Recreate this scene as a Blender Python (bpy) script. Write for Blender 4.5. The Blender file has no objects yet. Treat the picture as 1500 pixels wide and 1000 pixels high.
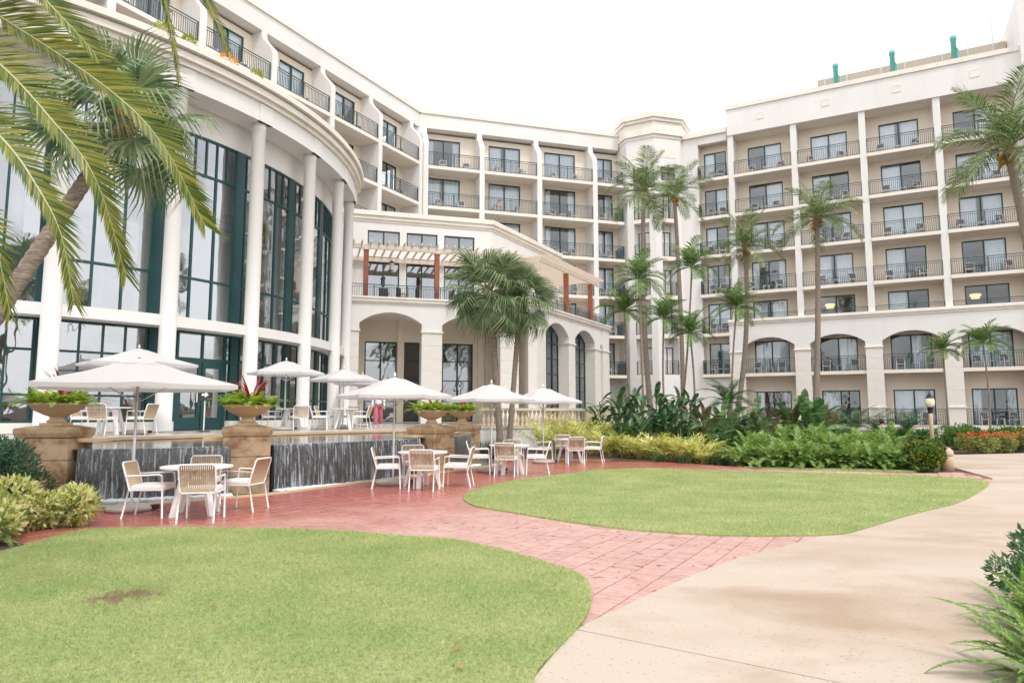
import bpy, math, random
import numpy as np
from mathutils import Vector, Matrix, Euler

rnd = random.Random(7)
sc = bpy.context.scene
col = sc.collection

# ------------------------------------------------------------------ camera
H = 1.6
PITCH = math.atan(104 / 1000)
cd = bpy.data.cameras.new("camera"); cam = bpy.data.objects.new("camera", cd); col.objects.link(cam)
cam.location = (0, 0, H); cam.rotation_euler = (math.pi / 2 + PITCH, 0, 0)
cd.sensor_width = 36; cd.lens = 24; cd.clip_start = .05; cd.clip_end = 3000
sc.camera = cam
# ------------------------------------------------------------------ sky and sun: bright overcast
SUN_EL, SUN_AZ = math.radians(58), math.radians(150)     # azimuth clockwise from +Y
w = bpy.data.worlds.new("World"); sc.world = w; w.use_nodes = True
nt = w.node_tree; nt.nodes.clear()
def wn(t, **k):
    n = nt.nodes.new(t)
    for a, b in k.items(): setattr(n, a, b)
    return n
out = wn('ShaderNodeOutputWorld'); bg = wn('ShaderNodeBackground'); sky = wn('ShaderNodeTexSky')
sky.sky_type = 'NISHITA'; sky.sun_disc = False; sky.sun_elevation = SUN_EL; sky.sun_rotation = SUN_AZ
sky.dust_density = 5; sky.air_density = 1; sky.ozone_density = 1
tc = wn('ShaderNodeTexCoord'); no = wn('ShaderNodeTexNoise'); no.inputs['Scale'].default_value = 2.2; no.inputs['Detail'].default_value = 5
mpw = wn('ShaderNodeMapping'); mpw.inputs['Scale'].default_value = (1, 1, 2.2)
rp = wn('ShaderNodeValToRGB'); rp.color_ramp.elements[0].position = .3; rp.color_ramp.elements[1].position = .56
rp.color_ramp.elements[0].color = (5.5, 5.65, 5.9, 1); rp.color_ramp.elements[1].color = (11.2, 11.2, 11.2, 1)
mx = wn('ShaderNodeMixRGB'); mx.inputs[0].default_value = .88      # thick cloud hides most of the blue
nt.links.new(tc.outputs['Generated'], mpw.inputs[0]); nt.links.new(mpw.outputs[0], no.inputs['Vector'])
nt.links.new(no.outputs['Fac'], rp.inputs[0]); nt.links.new(sky.outputs[0], mx.inputs[1]); nt.links.new(rp.outputs[0], mx.inputs[2])
nt.links.new(mx.outputs[0], bg.inputs[0]); bg.inputs[1].default_value = .135
nt.links.new(bg.outputs[0], out.inputs[0])
sd = bpy.data.lights.new("sun", 'SUN'); sd.energy = 1.15; sd.angle = math.radians(11); sd.color = (1, .97, .925)
sun = bpy.data.objects.new("sun", sd); col.objects.link(sun)
sdir = Vector((math.sin(SUN_AZ) * math.cos(SUN_EL), math.cos(SUN_AZ) * math.cos(SUN_EL), math.sin(SUN_EL)))
sun.rotation_euler = sdir.to_track_quat('Z', 'Y').to_euler(); sun.location = (0, -20, 60)
sc.view_settings.view_transform = 'Standard'; sc.view_settings.look = 'None'
sc.view_settings.exposure = .53; sc.view_settings.gamma = 1
sc.cycles.use_denoising = True
sc.cycles.max_bounces = 8; sc.cycles.transparent_max_bounces = 16; sc.cycles.diffuse_bounces = 4

# ------------------------------------------------------------------ helpers
def gp(x, y, z=0.):
    """photo pixel -> point on the level z (the ground the thing stands on)"""
    a = (x - 750) / 1000; b = (500 - y) / 1000; c, s = math.cos(PITCH), math.sin(PITCH)
    d = Vector((a, c - b * s, s + b * c)); t = (z - H) / d.z
    return Vector((d.x * t, d.y * t, z))
def at(x, y, Y):
    """photo pixel -> point at distance Y"""
    a = (x - 750) / 1000; b = (500 - y) / 1000; c, s = math.cos(PITCH), math.sin(PITCH)
    d = Vector((a, c - b * s, s + b * c)); t = Y / d.y
    return Vector((d.x * t, Y, H + d.z * t))

class MB:
    def __init__(s): s.v = []; s.f = []; s.m = []; s.k = 0
    def add(s, vs, fs):
        n = len(s.v); s.v += [tuple(p) for p in vs]
        for f in fs: s.f.append(tuple(i + n for i in f)); s.m.append(s.k)
        return s
    def box(s, x0, x1, y0, y1, z0, z1, M=None):
        vs = [(x0,y0,z0),(x1,y0,z0),(x1,y1,z0),(x0,y1,z0),(x0,y0,z1),(x1,y0,z1),(x1,y1,z1),(x0,y1,z1)]
        if M is not None: vs = [tuple(M @ Vector(p)) for p in vs]
        return s.add(vs, [(0,3,2,1),(4,5,6,7),(0,1,5,4),(1,2,6,5),(2,3,7,6),(3,0,4,7)])
    def tube(s, pts, r, n=6, cap=True):
        pts = [Vector(p) for p in pts]; rs = r if isinstance(r, (list, tuple)) else [r] * len(pts)
        rings = []; ref = None
        for i, p in enumerate(pts):
            t = (pts[min(i+1, len(pts)-1)] - pts[max(i-1, 0)]).normalized()
            if ref is None: ref = Vector((1,0,0)) if abs(t.z) > .8 else Vector((0,0,1))
            a = t.cross(ref).normalized(); b = a.cross(t).normalized(); ref = b if False else ref
            rings.append([p + (a * math.cos(q) + b * math.sin(q)) * rs[i] for q in [2*math.pi*k/n for k in range(n)]])
        vs = [q for R in rings for q in R]; fs = []
        for i in range(len(pts)-1):
            for k in range(n): fs.append((i*n+k, i*n+(k+1) % n, (i+1)*n+(k+1) % n, (i+1)*n+k))
        if cap: fs += [tuple(range(n)), tuple(reversed(range((len(pts)-1)*n, len(pts)*n)))]
        return s.add(vs, fs)
    def lathe(s, prof, n=16, c=(0,0,0), cap=True):
        vs = []; fs = []
        for r, z in prof: vs += [(c[0]+r*math.cos(2*math.pi*k/n), c[1]+r*math.sin(2*math.pi*k/n), c[2]+z) for k in range(n)]
        for i in range(len(prof)-1):
            for k in range(n): fs.append((i*n+k, i*n+(k+1) % n, (i+1)*n+(k+1) % n, (i+1)*n+k))
        if cap: fs += [tuple(reversed(range(n))), tuple(range((len(prof)-1)*n, len(prof)*n))]
        return s.add(vs, fs)
    def prism(s, pts, z0, z1):
        n = len(pts); A = sum(pts[i][0]*pts[(i+1)%n][1]-pts[(i+1)%n][0]*pts[i][1] for i in range(n))
        if A < 0: pts = pts[::-1]
        vs = [(p[0], p[1], z0) for p in pts] + [(p[0], p[1], z1) for p in pts]
        return s.add(vs, [tuple(reversed(range(n))), tuple(range(n, 2*n))] + [(i, (i+1) % n, (i+1) % n + n, i + n) for i in range(n)])
    def sheet(s, pts, z):
        n = len(pts); A = sum(pts[i][0]*pts[(i+1)%n][1]-pts[(i+1)%n][0]*pts[i][1] for i in range(n))
        if A < 0: pts = pts[::-1]
        return s.add([(p[0], p[1], z) for p in pts], [tuple(range(n))])
    def mesh(s, name, mats, smooth=False):
        me = bpy.data.meshes.new(name); me.from_pydata(s.v, [], s.f)
        for m in (mats if isinstance(mats, (list, tuple)) else [mats]): me.materials.append(m)
        if any(s.m): me.polygons.foreach_set('material_index', s.m)
        if smooth: me.polygons.foreach_set('use_smooth', [True]*len(s.f))
        me.update(); return me
    def build(s, name, mats, parent=None, smooth=False):
        return link(name, s.mesh(name, mats, smooth), parent)
def link(name, me, parent=None, loc=None, rot=None, scale=None):
    o = bpy.data.objects.new(name, me); col.objects.link(o)
    if parent is not None: o.parent = parent
    if loc is not None: o.location = loc
    if rot is not None: o.rotation_euler = rot
    if scale is not None: o.scale = (scale,)*3 if isinstance(scale, (int, float)) else scale
    return o
def tag(o, label, cat, group=None, kind=None):
    o['label'] = label; o['category'] = cat
    if group: o['group'] = group
    if kind: o['kind'] = kind
    return o
def T(name, label, cat, loc=(0,0,0), rz=0, group=None):
    o = bpy.data.objects.new(name, None); col.objects.link(o); o.empty_display_size = .2
    o.location = loc; o.rotation_euler = (0, 0, rz)
    return tag(o, label, cat, group)
def struct(o, label=None):
    o['kind'] = 'structure'
    if label: o['label'] = label
    return o
def dup(root, loc, rz, label=None, group=None, scale=None):
    def cp(o, par):
        c = o.copy(); col.objects.link(c); c.parent = par
        for ch in o.children: cp(ch, c)
        return c
    r = cp(root, None); r.location = loc; r.rotation_euler = (0, 0, rz)
    if scale: r.scale = (scale,)*3
    if label: r['label'] = label
    if group: r['group'] = group
    return r
def np_mesh(name, V, F, mats, parent=None, uv=None):
    """V (n,3), F (m,k) numpy"""
    me = bpy.data.meshes.new(name or 'foliage'); n, k = F.shape
    me.vertices.add(len(V)); me.vertices.foreach_set('co', np.ascontiguousarray(V, dtype=np.float32).ravel())
    me.loops.add(n*k); me.loops.foreach_set('vertex_index', F.astype(np.int32).ravel())
    me.polygons.add(n); me.polygons.foreach_set('loop_start', np.arange(0, n*k, k, dtype=np.int32))
    me.materials.append(mats); me.update(calc_edges=True)
    return link(name, me, parent) if name else me
def crom(pts, n=6, closed=True):
    P = [Vector((p[0], p[1])) for p in pts]; o = []; m = len(P)
    rng = range(m) if closed else range(m-1)
    for i in rng:
        if closed: p0, p1, p2, p3 = P[i-1], P[i], P[(i+1) % m], P[(i+2) % m]
        else: p0, p1, p2, p3 = P[max(i-1,0)], P[i], P[i+1], P[min(i+2,m-1)]
        for k in range(n):
            t = k/n; o.append(.5*((2*p1)+(p2-p0)*t+(2*p0-5*p1+4*p2-p3)*t*t+(3*p1-p0-3*p2+p3)*t**3))
    if not closed: o.append(P[-1])
    return [(p.x, p.y) for p in o]
def inside(X, Y, poly):
    X = np.asarray(X); Y = np.asarray(Y); r = np.zeros(X.shape, bool); n = len(poly)
    for i in range(n):
        x1, y1 = poly[i]; x2, y2 = poly[(i+1) % n]
        if y1 == y2: continue
        c = ((y1 > Y) != (y2 > Y)) & (X < (x2-x1)*(Y-y1)/(y2-y1)+x1); r ^= c
    return r

# ------------------------------------------------------------------ materials
def newmat(name):
    m = bpy.data.materials.new(name); m.use_nodes = True
    t = m.node_tree; b = t.nodes['Principled BSDF']; return m, t, b
def N(t, ty, **k):
    n = t.nodes.new(ty)
    for a, b in k.items():
        if a in n.inputs.keys(): n.inputs[a].default_value = b
        else: setattr(n, a, b)
    return n
def M(name, c, rough=.6, var=.10, scale=3., bump=0., bscale=60., metallic=0., coat=0., stain=None, stain_amt=.0, stain_scale=1.2, spec=.4, stretch=None, lo=.5, hi=.68):
    m, t, b = newmat(name)
    tc = N(t, 'ShaderNodeTexCoord'); vec = tc.outputs['Object']
    if stretch:
        mp = N(t, 'ShaderNodeMapping'); mp.inputs['Scale'].default_value = stretch; t.links.new(vec, mp.inputs[0]); vec = mp.outputs[0]
    n1 = N(t, 'ShaderNodeTexNoise', Scale=scale, Detail=6., Roughness=.6); t.links.new(vec, n1.inputs['Vector'])
    r = N(t, 'ShaderNodeValToRGB'); r.color_ramp.elements[0].position = .3; r.color_ramp.elements[1].position = .72
    r.color_ramp.elements[0].color = tuple(max(0, x*(1-var)) for x in c) + (1,); r.color_ramp.elements[1].color = tuple(min(1, x*(1+var)) for x in c) + (1,)
    t.links.new(n1.outputs['Fac'], r.inputs[0]); cc = r.outputs[0]
    if stain:
        n2 = N(t, 'ShaderNodeTexNoise', Scale=stain_scale, Detail=8., Roughness=.65); t.links.new(vec, n2.inputs['Vector'])
        r2 = N(t, 'ShaderNodeValToRGB'); r2.color_ramp.elements[0].position = lo; r2.color_ramp.elements[1].position = hi
        r2.color_ramp.elements[1].color = (stain_amt,)*3 + (1,)
        t.links.new(n2.outputs['Fac'], r2.inputs[0])
        mx = N(t, 'ShaderNodeMixRGB'); mx.inputs[2].default_value = tuple(stain) + (1,)
        t.links.new(r2.outputs[0], mx.inputs[0]); t.links.new(cc, mx.inputs[1]); cc = mx.outputs[0]
    t.links.new(cc, b.inputs['Base Color'])
    b.inputs['Roughness'].default_value = rough; b.inputs['Metallic'].default_value = metallic
    b.inputs['Specular IOR Level'].default_value = spec
    if coat: b.inputs['Coat Weight'].default_value = coat
    if bump:
        n3 = N(t, 'ShaderNodeTexNoise', Scale=bscale, Detail=4.); t.links.new(tc.outputs['Object'], n3.inputs['Vector'])
        bp = N(t, 'ShaderNodeBump', Strength=bump, Distance=.01); t.links.new(n3.outputs['Fac'], bp.inputs['Height']); t.links.new(bp.outputs[0], b.inputs['Normal'])
    return m
def leafmat(name, cols, rough=.45, trans=.3, noise=0.):
    """colour differs leaf by leaf"""
    m, t, b = newmat(name)
    g = N(t, 'ShaderNodeNewGeometry'); r = N(t, 'ShaderNodeValToRGB'); r.color_ramp.interpolation = 'LINEAR'
    el = r.color_ramp.elements
    while len(el) < len(cols): el.new(.5)
    for i, c in enumerate(cols): el[i].position = i/(len(cols)-1) if len(cols) > 1 else 0; el[i].color = tuple(c)+(1,)
    src = g.outputs['Random Per Island']
    if noise:
        tc = N(t, 'ShaderNodeTexCoord'); n1 = N(t, 'ShaderNodeTexNoise', Scale=noise, Detail=3.); t.links.new(tc.outputs['Object'], n1.inputs['Vector'])
        mm = N(t, 'ShaderNodeMath', operation='MULTIPLY_ADD'); mm.inputs[1].default_value = .5
        t.links.new(g.outputs['Random Per Island'], mm.inputs[0]); m2 = N(t, 'ShaderNodeMath', operation='MULTIPLY_ADD'); m2.inputs[1].default_value = 1.6; m2.inputs[2].default_value = -.55
        t.links.new(n1.outputs['Fac'], m2.inputs[0]); t.links.new(m2.outputs[0], mm.inputs[2]); src = mm.outputs[0]
    t.links.new(src, r.inputs[0]); t.links.new(r.outputs[0], b.inputs['Base Color'])
    b.inputs['Roughness'].default_value = rough; b.inputs['Specular IOR Level'].default_value = .35
    tr = N(t, 'ShaderNodeBsdfTranslucent'); hs = N(t, 'ShaderNodeHueSaturation'); hs.inputs['Value'].default_value = 1.25; hs.inputs['Saturation'].default_value = 1.1
    t.links.new(r.outputs[0], hs.inputs['Color']); t.links.new(hs.outputs[0], tr.inputs['Color'])
    mix = N(t, 'ShaderNodeMixShader'); mix.inputs[0].default_value = trans
    o = t.nodes['Material Output']; t.links.new(b.outputs[0], mix.inputs[1]); t.links.new(tr.outputs[0], mix.inputs[2]); t.links.new(mix.outputs[0], o.inputs['Surface'])
    return m
def glassmat(name, tint, ior=1.55, base=.1, wav=.02, wscale=1.2):
    m, t, b = newmat(name); t.nodes.remove(b)
    tr = N(t, 'ShaderNodeBsdfTransparent'); tr.inputs[0].default_value = tuple(tint)+(1,)
    gl = N(t, 'ShaderNodeBsdfGlossy'); gl.inputs['Roughness'].default_value = .015; gl.inputs[0].default_value = (.93, .96, 1, 1)
    fr = N(t, 'ShaderNodeFresnel', IOR=ior); ad = N(t, 'ShaderNodeMath', operation='ADD', use_clamp=True); ad.inputs[1].default_value = base
    tc = N(t, 'ShaderNodeTexCoord'); n1 = N(t, 'ShaderNodeTexNoise', Scale=wscale, Detail=2.); t.links.new(tc.outputs['Object'], n1.inputs['Vector'])
    bp = N(t, 'ShaderNodeBump', Strength=wav, Distance=.3); t.links.new(n1.outputs['Fac'], bp.inputs['Height'])
    t.links.new(bp.outputs[0], gl.inputs['Normal'])
    mix = N(t, 'ShaderNodeMixShader'); t.links.new(fr.outputs[0], ad.inputs[0]); t.links.new(ad.outputs[0], mix.inputs[0])
    t.links.new(tr.outputs[0], mix.inputs[1]); t.links.new(gl.outputs[0], mix.inputs[2]); t.links.new(mix.outputs[0], t.nodes['Material Output'].inputs['Surface'])
    return m
m_white = M('stucco_white', (.765, .74, .715), .75, .035, .5, .25, 90, stain=(.60, .56, .52), stain_amt=.34, stain_scale=.35, stretch=(1, 1, .35))
m_cream = M('stucco_cream', (.82, .73, .62), .75, .035, .6, .25, 90)
m_soffit = M('soffit_paint', (.80, .73, .65), .75, .03, .6)
m_block = M('cast_stone_block', (.76, .715, .665), .7, .05, 1.2, .25, 70)
m_trim = M('cornice_paint', (.80, .745, .67), .7, .05, .8, .2, 60, stain=(.6, .53, .46), stain_amt=.35, stain_scale=.9)
m_frame = M('dark_teal_frame', (.012, .058, .06), .38, .15, 2)
m_rail = M('railing_metal', (.05, .08, .09), .45, .15, 3)
m_glass = glassmat('window_glass', (.90, .95, .97), 1.5, .10, .03)
m_gglass = glassmat('rotunda_glass', (.56, .63, .64), 1.6, .32, .05, .8)
m_dglass = glassmat('arcade_glass', (.28, .36, .38), 1.6, .22, .05, .8)
m_curt = M('curtain_cloth', (.84, .86, .88), .9, .04, 6)
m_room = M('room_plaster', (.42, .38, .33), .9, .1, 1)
m_roof = M('roof_gravel', (.35, .32, .29), .95, .15, 4)
m_post = M('pergola_post_paint', (.30, .095, .06), .6, .12, 4)
m_perg = M('pergola_timber', (.72, .62, .52), .7, .10, 3, stain=(.5, .36, .25), stain_amt=.4, stain_scale=3)
m_wht = M('white_powder_coat', (.82, .80, .80), .4, .03, 6)
m_rope = M('tan_rope', (.58, .45, .31), .85, .14, 30, .4, 200)
m_cush = M('cushion_cloth', (.80, .76, .74), .9, .04, 8)
m_canvas = leafmat('umbrella_canvas', [(.655, .64, .635), (.675, .66, .655)], .9, .35)
m_metal = M('brushed_aluminium', (.55, .54, .53), .35, .06, 8, metallic=.7)
m_conc = M('umbrella_base_concrete', (.46, .42, .38), .7, .15, 6, .3, 60)
m_black = M('black_plastic', (.02, .02, .022), .5, .1, 5)
m_stone = M('tan_sandstone', (.47, .345, .215), .6, .26, 2.2, .5, 25, stain=(.19, .105, .05), stain_amt=.95, stain_scale=2.2, lo=.43, hi=.6)
m_urn = M('urn_cast_stone', (.60, .45, .30), .7, .12, 3, .3, 40, stain=(.42, .30, .19), stain_amt=.5, stain_scale=3)
m_granite = M('black_granite', (.012, .016, .02), .18, .3, 30, spec=.6)
m_terr = M('terrace_paving', (.50, .47, .44), .28, .1, 1.2, .15, 30, spec=.5)
m_cop = M('tan_coping', (.58, .41, .26), .5, .15, 2.5, .2, 40)
m_soil = M('mulch', (.07, .04, .028), .95, .5, 14, 1., 40)
m_tile = M('mortar', (.31, .115, .095), .8, .15, 3)
m_bark = M('palm_bark', (.25, .205, .165), .9, .3, 9, .8, 25, stretch=(1, 1, 3.5))
m_bark2 = M('fan_palm_bark', (.245, .195, .155), .9, .5, 7, 1., 16, stretch=(1, 1, 4), stain=(.11, .07, .05), stain_amt=.8, stain_scale=6)
m_teal = M('turquoise_paint', (.16, .55, .50), .5, .1, 3)
m_skin = M('skin', (.55, .34, .25), .6, .05, 8)
m_hair = M('hair', (.05, .03, .02), .6, .2, 30)
# ================================================================== GROUND
COPE = [(-16, 9.4), (-12.5, 10.1), (-9.6, 10.75), (-7.11, 11.6), (-5.9, 12.45), (-4.73, 13.5), (-3.75, 15.1), (-2.75, 16.9), (-1.7, 18.75), (-.75, 20.2), (-.25, 21.8), (-.15, 23.6)]
COPE = crom(COPE, 4, False)
GROUND_EDGE = COPE + [(-.6, 26), (-1.6, 30.8), (5.3, 32.9), (8, 49.5)]
ground_poly = GROUND_EDGE + [(60, 75), (160, 75), (160, -60), (-120, -60), (-120, 9.4)]
def gx(pts): return [tuple(gp(*p))[:2] for p in pts]
base = MB().sheet([(-900, -600), (900, -600), (900, 1800), (-900, 1800)], -.6).build('ground', m_soil); struct(base)
bed = MB().sheet(ground_poly, -.002).build('garden_bed_ground', m_soil); struct(bed)

def concrete():
    m, t, b = newmat('path_concrete')
    tc = N(t, 'ShaderNodeTexCoord'); V = tc.outputs['Object']
    n1 = N(t, 'ShaderNodeTexNoise', Scale=.7, Detail=5.); mp = N(t, 'ShaderNodeMapping'); mp.inputs['Scale'].default_value = (.35, 1.1, 1); mp.inputs['Rotation'].default_value = (0, 0, -.35)
    t.links.new(V, mp.inputs[0]); t.links.new(mp.outputs[0], n1.inputs['Vector'])
    r = N(t, 'ShaderNodeValToRGB'); e = r.color_ramp.elements; e[0].position = .34; e[0].color = (.41, .315, .24, 1); e[1].position = .6; e[1].color = (.47, .39, .32, 1)
    t.links.new(n1.outputs['Fac'], r.inputs[0])
    n2 = N(t, 'ShaderNodeTexNoise', Scale=.55, Detail=9., Roughness=.62); mp2 = N(t, 'ShaderNodeMapping'); mp2.inputs['Scale'].default_value = (.8, 1.0, 1); mp2.inputs['Location'].default_value = (1.3, 2.2, 0)
    t.links.new(V, mp2.inputs[0]); t.links.new(mp2.outputs[0], n2.inputs['Vector'])
    r2 = N(t, 'ShaderNodeValToRGB'); e = r2.color_ramp.elements; e[0].position = .53; e[0].color = (0, 0, 0, 1); e[1].position = .69; e[1].color = (.55,)*3+(1,)
    # three old brown puddle stains added to the scattered ones
    acc = n2.outputs['Fac']
    for (sx, sy, ra, rb) in ((1165, 878, 1.0, .28), (1300, 918, 1.25, .24), (1430, 800, .9, .3)):
        c0 = gp(sx, sy); mpp = N(t, 'ShaderNodeMapping'); mpp.vector_type = 'TEXTURE'; mpp.inputs['Location'].default_value = (c0.x, c0.y, 0); mpp.inputs['Rotation'].default_value = (0, 0, -.45); mpp.inputs['Scale'].default_value = (ra, rb, 1)
        t.links.new(V, mpp.inputs[0]); ln = N(t, 'ShaderNodeVectorMath', operation='LENGTH'); t.links.new(mpp.outputs[0], ln.inputs[0])
        mr = N(t, 'ShaderNodeMapRange'); mr.inputs['From Min'].default_value = 1.5; mr.inputs['From Max'].default_value = .2; mr.inputs['To Max'].default_value = .17; mr.clamp = True; t.links.new(ln.outputs['Value'], mr.inputs['Value'])
        ad = N(t, 'ShaderNodeMath', operation='ADD'); t.links.new(acc, ad.inputs[0]); t.links.new(mr.outputs[0], ad.inputs[1]); acc = ad.outputs[0]
    t.links.new(acc, r2.inputs[0])
    mx = N(t, 'ShaderNodeMixRGB'); mx.inputs[2].default_value = (.29, .175, .095, 1); t.links.new(r2.outputs[0], mx.inputs[0]); t.links.new(r.outputs[0], mx.inputs[1])
    n3 = N(t, 'ShaderNodeTexNoise', Scale=38., Detail=2.); t.links.new(V, n3.inputs['Vector'])
    r3 = N(t, 'ShaderNodeValToRGB'); e = r3.color_ramp.elements; e[0].position = .26; e[0].color = (.55,)*3+(1,); e[1].position = .36; e[1].color = (1, 1, 1, 1)
    t.links.new(n3.outputs['Fac'], r3.inputs[0])
    mu = N(t, 'ShaderNodeMixRGB', blend_type='MULTIPLY'); mu.inputs[0].default_value = 1; t.links.new(mx.outputs[0], mu.inputs[1]); t.links.new(r3.outputs[0], mu.inputs[2])
    t.links.new(mu.outputs[0], b.inputs['Base Color'])
    rr = N(t, 'ShaderNodeMapRange'); rr.inputs['To Min'].default_value = .75; rr.inputs['To Max'].default_value = .38; t.links.new(r2.outputs[0], rr.inputs['Value']); t.links.new(rr.outputs[0], b.inputs['Roughness'])
    n4 = N(t, 'ShaderNodeTexNoise', Scale=160., Detail=3.); t.links.new(V, n4.inputs['Vector'])
    bp = N(t, 'ShaderNodeBump', Strength=.35, Distance=.006); t.links.new(n4.outputs['Fac'], bp.inputs['Height']); t.links.new(bp.outputs[0], b.inputs['Normal'])
    return m
m_path = concrete()
LAWN_R = gx([(679,731),(684,737),(699.6,744),(751.6,752.8),(816.6,763.6),(903,775.8),(990,783),(1076.6,787),(1163,787),(1206,786),(1239.6,783.5),(1290,769.6),(1344,753.4),(1401.6,739),(1434,722.8),(1449,710),(1438,704),(1401.6,701),(1344,697.6),(1250,695.8),(1180,694),(1060,691),(950,687.2),(880,689.5),(833,695),(766.7,703),(716.7,713),(690,721.7)])
LAWN_R = crom(LAWN_R, 4)
LAWN_L = gx([(-420,1000),(-260,870),(-90,828),(0,812),(60,795),(130,778.5),(250,776),(400,777),(520,782),(600,788.8),(665,794),(730,807),(795,826.5),(842.6,841.6),(862,859),(866.5,880.6),(858,906.6),(845,926),(815,958),(782,998)]) + [(.02, 3.4), (-.4, 2.2), (-1.6, 1.0), (-4.5, .6), (-7, 1.6)]
LAWN_L = crom(LAWN_L, 4)
pathedge = gx([(1454,701.5),(1449,710),(1434,722.8),(1401.6,739),(1344,753.4),(1290,769.6),(1239.6,784),(1206,787),(1185,792.5),(1068,824.5),(968,865.5),(903,896.5),(845,926),(782,998)])
path = crom(pathedge, 3, False) + [(0, 3.3), (-.4, 2.0), (-1.6, .9), (-5, -1.5), (-6, -9), (8, -9), (5.5, 2.5), (5.6, 5.2), (7.2, 8.5), (11, 13), (22, 20), (40, 24), (40, 31), (24, 28.4), (19, 26.7), (16.4, 25.9), (14.2, 23.6), (13.0, 20.6)]
j0, j1 = gp(845, 926), gp(1206, 1000); jd = (j1 - j0).normalized(); jn = Vector((-jd.y, jd.x, 0))
def clip(poly, p, n, off):
    o = []; m = len(poly); f = lambda q: (q[0]-p.x)*n.x+(q[1]-p.y)*n.y-off
    for i in range(m):
        a, b = poly[i], poly[(i+1) % m]; fa, fb = f(a), f(b)
        if fa >= 0: o.append(a)
        if (fa >= 0) != (fb >= 0): t = fa/(fa-fb); o.append((a[0]+(b[0]-a[0])*t, a[1]+(b[1]-a[1])*t))
    return o
pth = bpy.data.objects.new('path', None); col.objects.link(pth); struct(pth, 'wide beige concrete path curving round the lawns')
for off, sg in ((.006, 1), (.006, -1)):
    MB().prism(clip(path, j0, jn*sg, off), -.1, .022).build('concrete_slab', m_path, pth)

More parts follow.
